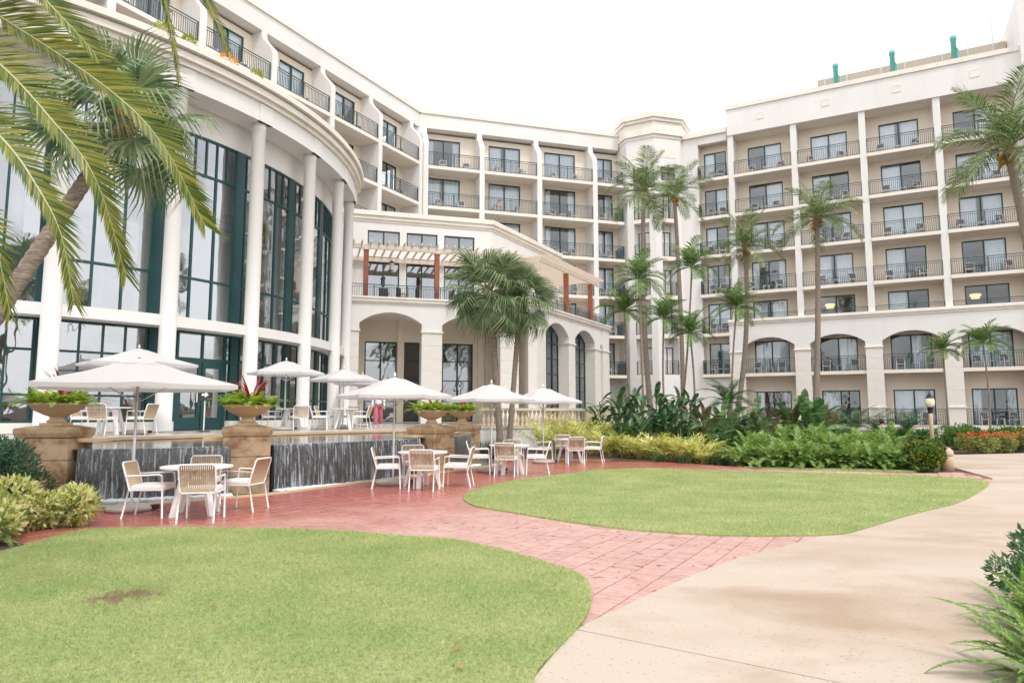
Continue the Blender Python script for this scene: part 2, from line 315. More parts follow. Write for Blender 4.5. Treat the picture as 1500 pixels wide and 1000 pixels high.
# --- paved plaza of square red pavers
def pavermat():
    m, t, b = newmat('red_paver')
    tc = N(t, 'ShaderNodeTexCoord'); g = N(t, 'ShaderNodeNewGeometry'); P = g.outputs['Position']
    oi = N(t, 'ShaderNodeObjectInfo'); rs = N(t, 'ShaderNodeMath', operation='ADD'); t.links.new(g.outputs['Random Per Island'], rs.inputs[0]); t.links.new(oi.outputs['Random'], rs.inputs[1])
    fr = N(t, 'ShaderNodeMath', operation='FRACT'); t.links.new(rs.outputs[0], fr.inputs[0])
    r = N(t, 'ShaderNodeValToRGB'); e = r.color_ramp.elements; e[0].color = (.43, .235, .205, 1); e[1].color = (.51, .30, .26, 1); t.links.new(fr.outputs[0], r.inputs[0])
    # wear: scuffed pale and chipped red pits
    n1 = N(t, 'ShaderNodeTexNoise', Scale=9., Detail=6., Roughness=.7); t.links.new(P, n1.inputs['Vector'])
    r1 = N(t, 'ShaderNodeValToRGB'); e = r1.color_ramp.elements; e[0].position = .35; e[0].color = (0,)*3+(1,); e[1].position = .75; e[1].color = (.6,)*3+(1,); t.links.new(n1.outputs['Fac'], r1.inputs[0])
    m1 = N(t, 'ShaderNodeMixRGB'); m1.inputs[2].default_value = (.58, .45, .40, 1); t.links.new(r1.outputs[0], m1.inputs[0]); t.links.new(r.outputs[0], m1.inputs[1])
    n2 = N(t, 'ShaderNodeTexNoise', Scale=8., Detail=2., Roughness=.5); mp = N(t, 'ShaderNodeMapping'); mp.inputs['Location'].default_value = (5, 3, 1); t.links.new(P, mp.inputs[0]); t.links.new(mp.outputs[0], n2.inputs['Vector'])
    r2 = N(t, 'ShaderNodeValToRGB'); e = r2.color_ramp.elements; e[0].position = .655; e[0].color = (0,)*3+(1,); e[1].position = .685; e[1].color = (.9,)*3+(1,); t.links.new(n2.outputs['Fac'], r2.inputs[0])
    m2 = N(t, 'ShaderNodeMixRGB'); m2.inputs[2].default_value = (.30, .075, .06, 1); t.links.new(r2.outputs[0], m2.inputs[0]); t.links.new(m1.outputs[0], m2.inputs[1])
    # rain-wet zone along the fountain, drying out towards the lawns
    dt = N(t, 'ShaderNodeVectorMath', operation='DOT_PRODUCT'); dt.inputs[1].default_value = (-.72, .69, 0); t.links.new(P, dt.inputs[0])
    n3 = N(t, 'ShaderNodeTexNoise', Scale=.8, Detail=5.); t.links.new(P, n3.inputs['Vector'])
    ma = N(t, 'ShaderNodeMath', operation='MULTIPLY_ADD'); ma.inputs[1].default_value = 5.; t.links.new(n3.outputs['Fac'], ma.inputs[0]); t.links.new(dt.outputs['Value'], ma.inputs[2])
    wr = N(t, 'ShaderNodeMapRange'); wr.inputs['From Min'].default_value = 9.3; wr.inputs['From Max'].default_value = 13.4; wr.clamp = True; t.links.new(ma.outputs[0], wr.inputs['Value'])
    m3 = N(t, 'ShaderNodeMixRGB', blend_type='MULTIPLY'); m3.inputs[2].default_value = (.84, .40, .36, 1); t.links.new(wr.outputs[0], m3.inputs[0]); t.links.new(m2.outputs[0], m3.inputs[1])
    # each paver is stamped with a fine brick bond
    mpb = N(t, 'ShaderNodeMapping'); mpb.inputs['Rotation'].default_value = (0, 0, math.radians(30.4)); t.links.new(P, mpb.inputs[0])
    br = N(t, 'ShaderNodeTexBrick'); br.inputs['Scale'].default_value = 1.; br.inputs['Brick Width'].default_value = .296; br.inputs['Row Height'].default_value = .099; br.inputs['Mortar Size'].default_value = .006; br.inputs['Mortar Smooth'].default_value = .4
    br.inputs['Color1'].default_value = (1, 1, 1, 1); br.inputs['Color2'].default_value = (.86, .80, .79, 1); br.inputs['Mortar'].default_value = (.74, .60, .58, 1); t.links.new(mpb.outputs[0], br.inputs['Vector'])
    m4 = N(t, 'ShaderNodeMixRGB', blend_type='MULTIPLY'); m4.inputs[0].default_value = .8; t.links.new(m3.outputs[0], m4.inputs[1]); t.links.new(br.outputs['Color'], m4.inputs[2])
    t.links.new(m4.outputs[0], b.inputs['Base Color'])
    ro = N(t, 'ShaderNodeMapRange'); ro.inputs['To Min'].default_value = .62; ro.inputs['To Max'].default_value = .2; t.links.new(wr.outputs[0], ro.inputs['Value']); t.links.new(ro.outputs[0], b.inputs['Roughness'])
    bh = N(t, 'ShaderNodeMath', operation='SUBTRACT'); t.links.new(n1.outputs['Fac'], bh.inputs[0]); t.links.new(r2.outputs[0], bh.inputs[1])
    bp = N(t, 'ShaderNodeBump', Strength=.5, Distance=.008); t.links.new(bh.outputs[0], bp.inputs['Height']); t.links.new(bp.outputs[0], b.inputs['Normal'])
    return m
m_paver = pavermat()
plaza_poly = COPE[8:] + [(1.5, 24.2), (3.5, 23.6)] + crom(gx([(880,676),(980,677),(1080,683),(1180,687),(1340,692.8),(1404,690.7),(1454,702)]), 3, False) + [(12.5, 16.5), (11, 13.5), (6, 7.5), (3, 6.2), (1.2, 5.2), (.55, 4.8), (.2, 5.5), (-1, 7.4), (-4.5, 8.2), (-7.2, 8.9), (-7.4, 10.3)]
plz = struct(MB().sheet(plaza_poly, .003).build('plaza_paving', m_tile), 'red paver plaza between the cascades and the lawns')
az = math.radians(30.4); e1 = Vector((math.sin(az), math.cos(az))); e2 = Vector((e1.y, -e1.x)); PS = .296
cand = []
for i in range(-70, 140):
    for j in range(-70, 70):
        off = .5*PS if (j % 2) else 0
        c = e1*(i*PS+off) + e2*(j*PS); cand.append((c.x, c.y))
ca = np.array(cand)
ok = inside(ca[:,0], ca[:,1], plaza_poly)
def deep(poly, d=.24):
    r = np.ones(len(ca), bool)
    for k in range(8): r &= inside(ca[:,0]+d*math.cos(k*.785), ca[:,1]+d*math.sin(k*.785), poly)
    return r
ok &= ~deep(LAWN_L) & ~deep(LAWN_R) & ~deep(path)
for k in range(4): ok &= inside(ca[:,0]+.2*math.cos(k*1.571), ca[:,1]+.2*math.sin(k*1.571), plaza_poly)
ca = ca[ok]; ca = ca[np.argsort(np.hypot(ca[:,0]-.4, ca[:,1]))]
def paver_mb(mb, c, h, a):
    g = PS/2-.0055; R = Matrix.Translation((c[0], c[1], 0)) @ Matrix.Rotation(math.pi/2-a, 4, 'Z'); b = .008
    lo = [(-g,-g),(g,-g),(g,g),(-g,g)]; hi = [(-g+b,-g+b),(g-b,-g+b),(g-b,g-b),(-g+b,g-b)]
    vs = [R @ Vector((x,y,-.02)) for x,y in lo]+[R @ Vector((x,y,h-.004)) for x,y in lo]+[R @ Vector((x,y,h)) for x,y in hi]
    mb.add(vs, [(8,9,10,11)]+[(i,(i+1)%4,(i+1)%4+4,i+4) for i in range(4)]+[(i+4,(i+1)%4+4,(i+1)%4+8,i+8) for i in range(4)])
pm = MB(); paver_mb(pm, (0,0), .013, math.pi/2); pme = pm.mesh('paver', m_paver)
for c in ca[:300]:
    link('paver', pme, plz, (c[0], c[1], rnd.uniform(-.0015, .0015)), (rnd.uniform(-.004,.004), rnd.uniform(-.004,.004), math.pi/2-az+rnd.choice((0,1,2,3))*math.pi/2))
mb = MB()
for c in ca[300:]: paver_mb(mb, c, .013+rnd.uniform(-.0015, .0015), az)
mb.build('paver_field', m_paver, plz)['kind'] = 'stuff'
# tan coping along the basin
def strip(line, w0, w1):
    """offset polygon of an open line: w0 .. w1 to its right"""
    L = [Vector(p) for p in line]; a = []; b = []
    for i, p in enumerate(L):
        t = (L[min(i+1, len(L)-1)]-L[max(i-1, 0)]).normalized(); n = Vector((t.y, -t.x)); a.append(tuple(p+n*w0)); b.append(tuple(p+n*w1))
    return a + b[::-1]
cope = bpy.data.objects.new('basin_kerb', None); col.objects.link(cope); struct(cope, 'tan stone kerb edging the cascade basin')
for i in range(0, len(COPE)-1, 3):
    seg = COPE[i:i+4]
    if len(seg) > 1:
        L = [Vector(p) for p in seg]; L[0] = L[0]+(L[1]-L[0])*.006; L[-1] = L[-1]+(L[-2]-L[-1])*.006
        MB().prism(strip(L, -.2, .02), -.3, .028).build('kerb_stone', m_cop, cope)
# --- lawns
def lawnmat():
    m, t, b = newmat('lawn_grass')
    g = N(t, 'ShaderNodeNewGeometry'); P = g.outputs['Position']
    n1 = N(t, 'ShaderNodeTexNoise', Scale=.9, Detail=6., Roughness=.62); t.links.new(P, n1.inputs['Vector'])
    r = N(t, 'ShaderNodeValToRGB'); e = r.color_ramp.elements; e[0].position = .3; e[0].color = (.37, .49, .18, 1); e[1].position = .8; e[1].color = (.62, .64, .33, 1)
    k = e.new(.5); k.color = (.475, .54, .235, 1); t.links.new(n1.outputs['Fac'], r.inputs[0])
    n2 = N(t, 'ShaderNodeTexNoise', Scale=26., Detail=3., Roughness=.7); t.links.new(P, n2.inputs['Vector'])
    r2 = N(t, 'ShaderNodeValToRGB'); e = r2.color_ramp.elements; e[0].position = .3; e[0].color = (.72,)*3+(1,); e[1].position = .7; e[1].color = (1.18,)*3+(1,); t.links.new(n2.outputs['Fac'], r2.inputs[0])
    mu = N(t, 'ShaderNodeMixRGB', blend_type='MULTIPLY'); mu.inputs[0].default_value = 1; t.links.new(r.outputs[0], mu.inputs[1]); t.links.new(r2.outputs[0], mu.inputs[2])
    ri = N(t, 'ShaderNodeMapRange'); ri.inputs['To Min'].default_value = .75; ri.inputs['To Max'].default_value = 1.25; t.links.new(g.outputs['Random Per Island'], ri.inputs['Value'])
    mv = N(t, 'ShaderNodeVectorMath', operation='SCALE'); t.links.new(mu.outputs[0], mv.inputs[0]); t.links.new(ri.outputs[0], mv.inputs['Scale'])
    # bare worn patch
    c0 = gp(182, 879); ds = N(t, 'ShaderNodeVectorMath', operation='MULTIPLY_ADD'); ds.inputs[1].default_value = (1/.5, 1/.42, 0); ds.inputs[2].default_value = (-c0.x/.5, -c0.y/.42, 0); t.links.new(P, ds.inputs[0])
    ln = N(t, 'ShaderNodeVectorMath', operation='LENGTH'); t.links.new(ds.outputs[0], ln.inputs[0])
    n3 = N(t, 'ShaderNodeTexNoise', Scale=8., Detail=8., Roughness=.8); t.links.new(P, n3.inputs['Vector'])
    ma = N(t, 'ShaderNodeMath', operation='MULTIPLY_ADD'); ma.inputs[1].default_value = 4.2; t.links.new(n3.outputs['Fac'], ma.inputs[0]); t.links.new(ln.outputs['Value'], ma.inputs[2])
    mr = N(t, 'ShaderNodeMapRange'); mr.inputs['From Min'].default_value = 2.75; mr.inputs['From Max'].default_value = 2.25; mr.inputs['To Max'].default_value = .8; mr.clamp = True; t.links.new(ma.outputs[0], mr.inputs['Value'])
    mm = N(t, 'ShaderNodeMixRGB'); mm.inputs[2].default_value = (.30, .20, .14, 1); t.links.new(mr.outputs[0], mm.inputs[0]); t.links.new(mv.outputs[0], mm.inputs[1])
    t.links.new(mm.outputs[0], b.inputs['Base Color']); b.inputs['Roughness'].default_value = .8; b.inputs['Specular IOR Level'].default_value = .15
    tr = N(t, 'ShaderNodeBsdfTranslucent'); t.links.new(mm.outputs[0], tr.inputs['Color']); mix = N(t, 'ShaderNodeMixShader'); mix.inputs[0].default_value = .45
    t.links.new(b.outputs[0], mix.inputs[1]); t.links.new(tr.outputs[0], mix.inputs[2]); t.links.new(mix.outputs[0], t.nodes['Material Output'].inputs['Surface'])
    return m
m_lawn = lawnmat()
def lawn(poly, label, dens, hmin, hmax, wid, seed):
    o = struct(MB().prism(poly, -.1, .036).build('lawn', m_lawn), label)
    R = np.random.default_rng(seed); P = np.array(poly); x0, y0 = P.min(0); x1, y1 = P.max(0)
    n = int((x1-x0)*(y1-y0)*dens); X = R.uniform(x0, x1, n); Y = R.uniform(y0, y1, n)
    keep = inside(X, Y, poly) & (Y > 2.2)
    keep &= R.uniform(0, 1, n) < np.clip(1.25 - Y/26., .35, 1)
    X, Y = X[keep], Y[keep]; n = len(X)
    X = X+R.normal(0, .012, n); Y = Y+R.normal(0, .012, n)
    a = R.uniform(0, 6.283, n); hh = R.uniform(hmin, hmax, n); w = wid*(.7+.6*R.random(n))*(1+Y/14); le = R.uniform(.4, 1.6, n)*hh; b = R.uniform(0, 6.283, n)
    z = np.full(n, .034)
    V = np.stack([np.stack([X-np.cos(a)*w, Y-np.sin(a)*w, z], 1), np.stack([X+np.cos(a)*w, Y+np.sin(a)*w, z], 1), np.stack([X+np.cos(b)*le, Y+np.sin(b)*le, z+hh], 1)], 1).reshape(-1, 3)
    g = np_mesh('grass', V, np.arange(3*n).reshape(-1, 3), m_lawn, o); g['kind'] = 'stuff'
    return o
lawn(LAWN_L, 'mown lawn with a bare brown patch beside the variegated shrubs', 5200, .012, .03, .0028, 1)
lawn(LAWN_R, 'mown oval lawn ringed by red pavers and the fern bed', 2100, .014, .03, .0032, 2)
verge = crom(gx([(1100,684.5),(1180,686.5),(1260,688),(1330,690.5),(1338,691.8),(1260,691),(1180,689.5),(1100,686.5)]), 3)
lawn(verge, 'thin strip of grass between the fern bed and the pavers', 2500, .014, .03, .0032, 3)

# ================================================================== shared building pieces
FLOORS = [.78, 4.45, 7.5, 10.5, 13.5, 16.5, 19.5]
ORD = {.78: 'ground', 4.45: 'first', 7.5: 'second', 10.5: 'third', 13.5: 'fourth', 16.5: 'fifth', 19.5: 'sixth'}
_c = {}
def rail_mesh(L, h=1.05, bars=False):
    k = ('rail', round(L, 2), h, bars)
    if k in _c: return _c[k]
    m = MB(); n = max(1, round(L/1.75))
    m.box(0, L, -.025, .025, h-.04, h)
    if bars:
        for z in (.15, .33, .51, .69): m.box(0, L, -.012, .012, z, z+.03)
    else:
        m.box(0, L, -.015, .015, h-.16, h-.135); m.box(0, L, -.015, .015, .06, .09)
        nb = int(L/.115)
        for i in range(1, nb): x = L*i/nb; m.box(x-.0115, x+.0115, -.0115, .0115, .09, h-.16)
    for i in range(n+1):
        x = .025+(L-.05)*i/n; m.box(x-.025, x+.025, -.024, .024, 0, h-.04)
    _c[k] = m.mesh('railing', m_rail); return _c[k]
def frame_mesh(w, h, cols=2, rows=(), t=.075, d=.09, tt=.055):
    k = ('fr', round(w,2), round(h,2), cols, tuple(rows))
    if k in _c: return _c[k]
    m = MB()
    m.box(0, t, 0, d, 0, h); m.box(w-t, w, 0, d, 0, h); m.box(t, w-t, 0, d, h-t, h); m.box(t, w-t, 0, d, 0, t)
    for i in range(1, cols):
        x = w*i/cols; m.box(x-tt*.8, x+tt*.8, .005, d-.005, t, h-t)
    xs = [t]+[w*i/cols for i in range(1, cols)]+[w-t]
    for z in rows:
        for i in range(cols): m.box(xs[i]+(tt*.8 if i else 0), xs[i+1]-(tt*.8 if i < cols-1 else 0), .008, d-.008, z-tt/2, z+tt/2)
    _c[k] = m.mesh('window', m_frame); return _c[k]
def pane_mesh(w, h, mat):
    k = ('pane', round(w,2), round(h,2), mat.name)
    if k not in _c: _c[k] = MB().add([(0,0,0),(w,0,0),(w,0,h),(0,0,h)], [(0,1,2,3)]).mesh('pane', mat)
    return _c[k]
def curtain_mesh(w, h):
    k = ('curt', round(w,2), round(h,2))
    if k in _c: return _c[k]
    n = max(8, int(w/.045)); vs = []; fs = []
    ph = rnd.random()*6
    for i in range(n+1):
        x = w*i/n; y = .035*math.sin(i*1.55+ph)+.015*math.sin(i*.37); vs += [(x, y, 0), (x, y*.7, h)]
    for i in range(n): fs.append((2*i, 2*i+2, 2*i+3, 2*i+1))
    _c[k] = MB().add(vs, fs).mesh('curtain', m_curt, True); return _c[k]
def window(par, u, s, z, w, h, cols=2, rows=(), glass=None, curt='auto', drop=.18):
    """a glazed opening: frame (part) > panes, curtains (sub-parts)"""
    f = link('window', frame_mesh(w, h, cols, rows), par, (u, s, z))
    zs = [.075]+list(rows)+[h-.075]
    for i in range(cols):
        a = .075 if i == 0 else w*i/cols+.044; b = w-.075 if i == cols-1 else w*(i+1)/cols-.044
        for r in range(len(zs)-1):
            z0 = zs[r]+(.0275 if r else 0); z1 = zs[r+1]-(.0275 if r < len(zs)-2 else 0)
            link('pane', pane_mesh(b-a, z1-z0, glass or m_glass), f, (a, .03+.03*((i+1) % 2), z0))
    if curt == 'auto': curt = rnd.choice(['full', 'full', 'sides', 'half', 'half2', 'sides', 'wide'])
    parts = {'full': [(0,1)], 'sides': [(0,.22),(.78,1)], 'half': [(0,.5)], 'half2': [(.5,1)], 'wide': [(0,.42),(.55,1)], 'none': [], None: []}[curt]
    for a, b in parts: link('curtain', curtain_mesh(w*(b-a)-.04, h-.1), f, (w*a+.02, drop, .05))
    return f
def hole_wall(m, u0, u1, s0, s1, z0, z1, holes):
    """wall slab with rectangular openings (a, b, zlo, zhi), holes side by side"""
    hs = sorted(holes); x = u0
    for a, b, lo, hi in hs:
        if a > x+1e-4: m.box(x, a, s0, s1, z0, z1)
        if lo > z0+1e-4: m.box(a, b, s0, s1, z0, lo)
        if hi < z1-1e-4: m.box(a, b, s0, s1, hi, z1)
        x = b
    if u1 > x+1e-4: m.box(x, u1, s0, s1, z0, z1)
def arch_wall(m, u0, u1, zs, zc, zt, s0, s1, n=14, inset=.0):
    """spandrel wall over a segmental arch from u0 to u1"""
    w = (u1-u0)/2; r = (zc-zs); R = (w*w+r*r)/(2*r); cz = zc-R; c = (u0+u1)/2
    P = []
    for i in range(n+1):
        x = u0+(u1-u0)*i/n; P.append((x, cz+math.sqrt(max(0, R*R-(x-c)**2))))
    for i in range(n):
        (xa, za), (xb, zb) = P[i], P[i+1]
        m.add([(xa,s0,za),(xb,s0,zb),(xb,s0,zt),(xa,s0,zt),(xa,s1,za),(xb,s1,zb),(xb,s1,zt),(xa,s1,zt)], [(0,1,2,3),(5,4,7,6),(4,5,1,0)])
    m.add([(u0,s0,zt),(u1,s0,zt),(u1,s1,zt),(u0,s1,zt)], [(0,1,2,3)])
    return P
def block_pier(par, u0, u1, s0, s1, z0, z1, capz, hgt=.72):
    """pier of cast-stone blocks with recessed joints and a moulded cap"""
    core = MB().box(u0+.012, u1-.012, s0+.012, s1-.012, z0, z1).build('pier', m_block, par)
    n = max(1, round((capz-.06-z0)/hgt)); h = (capz-.06-z0)/n
    key = ('blk', round(u1-u0,2), round(s1-s0,2), round(h,3))
    if key not in _c:
        b = MB(); g = .007; W, D = u1-u0, s1-s0; e = .012
        lo = [(0,0),(W,0),(W,D),(0,D)]; hi = [(e,e),(W-e,e),(W-e,D-e),(e,D-e)]
        vs = [(x,y,g) for x,y in hi]+[(x,y,g+e) for x,y in lo]+[(x,y,h-g-e) for x,y in lo]+[(x,y,h-g) for x,y in hi]
        fs = [(3,2,1,0),(12,13,14,15)]
        for q in (0,4,8): fs += [(q+i,q+(i+1)%4,q+4+(i+1)%4,q+4+i) for i in range(4)]
        b.add(vs, fs); _c[key] = b.mesh('stone_block', m_block)
    for i in range(n): link('stone_block', _c[key], core, (u0, s0, z0+i*h))
    MB().box(u0-.06, u1+.06, s0-.06, s1+.06, capz-.05, capz+.05).build('pier_cap', m_trim, core)
    if z1 > capz+.06: MB().box(u0, u1, s0, s1, capz+.05, z1).build('pier_top', m_white, core)
    return core
THETA = lambda a: math.radians(90-a)
# balcony furniture
def bal_chair_mesh():
    m = MB()
    for sx in (-.24, .24):
        m.box(sx-.016, sx+.016, -.22, -.19, 0, .62); m.box(sx-.016, sx+.016, .22, .25, 0, .86); m.box(sx-.02, sx+.02, -.22, .25, .6, .63)
    m.box(-.22, .22, -.2, .22, .38, .41); m.box(-.22, .22, .225, .245, .83, .86)
    m.k = 1; m.box(-.22, .22, -.19, .2, .411, .43); m.box(-.22, .22, .222, .248, .46, .83)
    return m.mesh('balcony_chair', [m_wht, m_sling])
def bal_table_mesh():
    m = MB(); m.box(-.22, .22, -.22, .22, .42, .45)
    for x in (-.2, .2):
        for y in (-.2, .2): m.box(x-.015, x+.015, y-.015, y+.015, 0, .42)
    return m.mesh('balcony_table', m_wht)
m_sling = M('grey_sling_cloth', (.20, .185, .18), .8, .1, 8)
me_bch, me_bta = bal_chair_mesh(), bal_table_mesh()
BAYN = ['first', 'second', 'third', 'fourth', 'fifth', 'sixth']
def furnish(frame_loc, rz, u0, u1, z, s, where, sides=('tower-side', 'outer')):
    """two chairs and a low table on one balcony"""
    R = Matrix.Translation(frame_loc) @ Matrix.Rotation(rz, 4, 'Z'); L = u1-u0
    cs = [(u0+L*rnd.uniform(.2, .32), rnd.uniform(-.5, .5)), (u0+L*rnd.uniform(.66, .8), rnd.uniform(-.5, .5))]
    for (cu, a), sd_ in zip(cs, sides):
        p = R @ Vector((cu, s+rnd.uniform(-.08, .1), z)); o = link('balcony_chair', me_bch, None, p, (0, 0, rz+a))
        tag(o, sd_+' grey chair on '+where, 'chair', 'balcony chairs of the hotel')
    p = R @ Vector((sum(c[0] for c in cs)/2, s+.05, z)); o = link('balcony_table', me_bta, None, p, (0, 0, rz))
    tag(o, 'low white table on '+where, 'table', 'balcony tables of the hotel')

# ================================================================== WING F: long facade with columns above an arcade
PF = (24.242, 46., 0); RF = THETA(118.5); MF = Matrix.Translation(PF) @ Matrix.Rotation(RF, 4, 'Z')
F = T('hotel_wing', 'cream hotel wing with slim columns, balconies and an arcade along its foot', 'building', PF, RF)
FC = [-8.7, -4.24, .23, 4.69, 9.15]; SB = 1.6
W = MB(); Cm = MB(); So = MB()
for i, u in enumerate(FC): W.box(u-.21, u+.21, .12, SB+.1, 8.42, 22.6)
for i in range(4):
    u0, u1 = FC[i]+.21, FC[i+1]-.21; mid = (FC[i]+FC[i+1])/2
    for lv, z in enumerate(FLOORS):
        zt = (FLOORS+[22.6])[lv+1]; dz0 = z+.02; dh = (2.35 if z == .78 else 2.42); dw = 2.43
        low = z < 7
        a0, a1 = (FC[i]+.515, FC[i+1]-.515) if low else (u0, u1)
        hole_wall(Cm, a0-(.3 if low else 0), a1+(.3 if low else 0), SB, SB+.2, z, zt, [(mid-dw/2, mid+dw/2, z+.02, z+.02+dh)])
        lit = (z == 7.5 and i in (1, 3))
        window(F, mid-dw/2, SB+.04, dz0, dw, dh, 2, curt='none' if lit else 'auto')
        if z == 7.5:
            link('balcony', MB().box(u0, u1, .2, SB+5, z-.2, z).mesh('balcony', m_soffit), F)
            link('railing', rail_mesh(u1-u0, .85, True), F, (u0, .22, 7.98))
        elif z == .78:
            b = link('balcony', MB().box(a0, a1, .02, SB+5, z-.25, z).mesh('balcony', m_soffit), F); link('railing', rail_mesh(a1-a0), b, (a0, .12, z))
        else:
            s0 = .1 if low else .03
            b = link('balcony', MB().box(a0, a1, s0, SB+5, z-.23, z).mesh('balcony', m_soffit), F); link('railing', rail_mesh(a1-a0), b, (a0, s0+.09, z))
        if z != 7.5: furnish(PF, RF, a0, a1, z, .85, f'{ORD[z]}-floor balcony, arcaded wing, {BAYN[i]} bay from tower')
    So.box(u0, u1, .503, SB+5, 22.6, 22.8)
# arcade
A = MB()
for i in range(5): block_pier(F, FC[i]-.515, FC[i]+.515, 0, .62, .78, 6.45, 6.02)
for i in range(5): MB().box(FC[i]-.56, FC[i]+.56, -.05, .66, -.1, .78).build('plinth', m_white, F); A.box(FC[i]-.515, FC[i]+.515, 0, .62, 6.45, 8.06)
for i in range(4): arch_wall(A, FC[i]+.515, FC[i+1]-.515, 6.42, 7.02, 8.06, 0, .62)
for i in range(4): MB().box(FC[i]+.56, FC[i+1]-.56, .05, .5, -.1, .52).build('low_wall', m_white, F)
A.build('arcade_wall', m_white, F)
for i in range(5): MB().box(FC[i]-.57, FC[i]+.57, -.06, .0, 1.9, 1.98).build('pier_band', m_trim, F)
lg = MB().box(-9.25, 9.7, -.06, .7, 8.06, 8.22).box(-9.3, 9.7, -.14, .7, 8.22, 8.36).box(-9.27, 9.7, -.1, .12, 8.36, 8.44); lg.build('ledge', m_trim, F)
W.box(-8.91, 9.36, .02, .5, 22.6, 24.62); W.box(-8.91, -8.6, .5, 9, 0, 24.62); W.box(9.0, 9.36, .5, 9, 0, 24.62)
W.box(9.36, 13.5, -.5, 9, 0, 28.2)
W.build('wall', m_white, F); Cm.build('recess_wall', m_cream, F); So.build('ceiling', m_soffit, F)
MB().box(-9.0, 9.34, -.07, .62, 24.62, 24.95).build('parapet_cap', m_trim, F)
rf = MB().box(-8.6, 9.0, .5, 9, 23.6, 23.8).build('roof', m_roof, F)
MB().box(-2.7, 9.3, 4, 8.8, 23.8, 27.3).build('roof_upstand', M('roof_edge_tiles', (.50, .42, .34), .9, .2, 5, stretch=(6, 1, 1)), F)
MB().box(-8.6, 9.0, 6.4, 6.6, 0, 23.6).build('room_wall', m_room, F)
for i in range(4):
    if i: MB().box(FC[i]-.08, FC[i]+.08, SB+.2, 6.4, .78, 22.6).build('room_partition', m_room, F)
    u = (FC[i]+FC[i+1])/2
    v = MB()
    for r0, r1 in ((.26, .2),):
        v.box(u-r0, u+r0, -.012, .02, 23.45, 23.51); v.box(u-r0, u+r0, -.012, .02, 23.91, 23.97); v.box(u-r0, u-r1, -.012, .02, 23.51, 23.91); v.box(u+r1, u+r0, -.012, .02, 23.51, 23.91)
    v.box(u-r1, u+r1, .0, .02, 23.51, 23.91); v.build('parapet_panel', m_trim, F)
# rooftop
for k, (u, zt) in enumerate([(-1.35, 27.85), (2.4, 27.9), (6.18, 28.0)]):
    p = MF @ Vector((u, 3, 23.8))
    t = T('roof_vent', f'turquoise roof vent pipe, {BAYN[k]} from the tower', 'vent pipe', p, RF, 'turquoise vents on the hotel roof'); h = zt-23.8
    MB().lathe([(.17,0),(.17,h-.32),(.21,h-.3),(.215,h-.1),(.19,h-.02),(.14,h)], 14).build('pipe', m_teal, t, True)
    MB().tube([(.1,0,h-1.9),(.26,0,h-1.6),(.28,0,h-1.2),(.15,0,h-.95)], .06, 8).build('elbow', m_teal, t, True)
    for dx in (-.75, .75): MB().tube([(dx,-.5,0),(dx,-.5,h-.7)], .03, 6).build('stay_post', m_metal, t)
o = MB().tube([(0,0,0),(0,0,4.7)], .03, 6).build('roof_mast', m_metal); o.location = MF @ Vector((8.3, 2, 24)); tag(o, 'thin metal mast on the arcaded wing roof beside its end block', 'mast')
# lit ceiling lamps seen in two second-floor rooms
m_lit = M('lamp_glow', (1, .8, .5), .5, .02); m_lit.node_tree.nodes['Principled BSDF'].inputs['Emission Color'].default_value = (1, .62, .28, 1); m_lit.node_tree.nodes['Principled BSDF'].inputs['Emission Strength'].default_value = .9
for i in (1, 3):
    t = T('ceiling_lamp', f'lit drum ceiling lamp inside the second-floor room, {BAYN[i]} bay of the arcaded wing', 'lamp', MF @ Vector(((FC[i]+FC[i+1])/2-.5, 3.0, 9.4)), 0)
    MB().lathe([(.3,0),(.34,.02),(.34,.14),(.3,.16)], 16).build('lamp_shade', m_lit, t, True); MB().lathe([(.22,-.2),(.25,-.18),(.25,-.08),(.22,-.06)], 16).build('lower_shade', m_lit, t, True); MB().tube([(0,0,.16),(0,0,.85)], .015, 5).build('stem', m_metal, t)

# ================================================================== LINK E (same plane, lower roof)
E_ = T('hotel_link', 'narrow cream hotel bay between the corner tower and the arcaded wing', 'building', PF, RF)
W = MB(); Cm = MB()
W.box(-13.4, -11.2, .3, 8, 0, 23.0); W.box(-11.2, -9.0, .28, .7, 22.4, 23.0); W.box(-11.2, -9.0, .7, 8, 22.6, 23.0)
for lv, z in enumerate(FLOORS[1:]):
    zt = (FLOORS[1:]+[22.6])[lv+1]
    hole_wall(Cm, -11.2, -8.95, 1.2, 1.4, z, zt, [(-10.95, -9.25, z+.02, z+2.4)])
    window(E_, -10.95, 1.22, z+.02, 1.7, 2.38, 2)
    b = link('balcony', MB().box(-11.25, -8.93, -.02, 5, z-.23, z).mesh('balcony', m_soffit), E_); link('railing', rail_mesh(2.2), b, (-11.2, .06, z))
    link('railing', rail_mesh(.95), b, (-11.18, .1, z), (0, 0, math.pi/2))
    furnish(PF, RF, -11.0, -9.1, z, .7, f'{ORD[z]}-floor balcony of the narrow bay beside the tower')
W.box(-11.2, -8.95, .3, .6, 0, 4.2)
W.build('wall', m_white, E_); Cm.build('recess_wall', m_cream, E_); MB().box(-13.4, -8.95, .1, .9, 23.0, 23.38).build('parapet_cap', m_trim, E_)
MB().box(-11.2, -9, 5, 5.2, 0, 22.6).build('room_wall', m_room, E_)

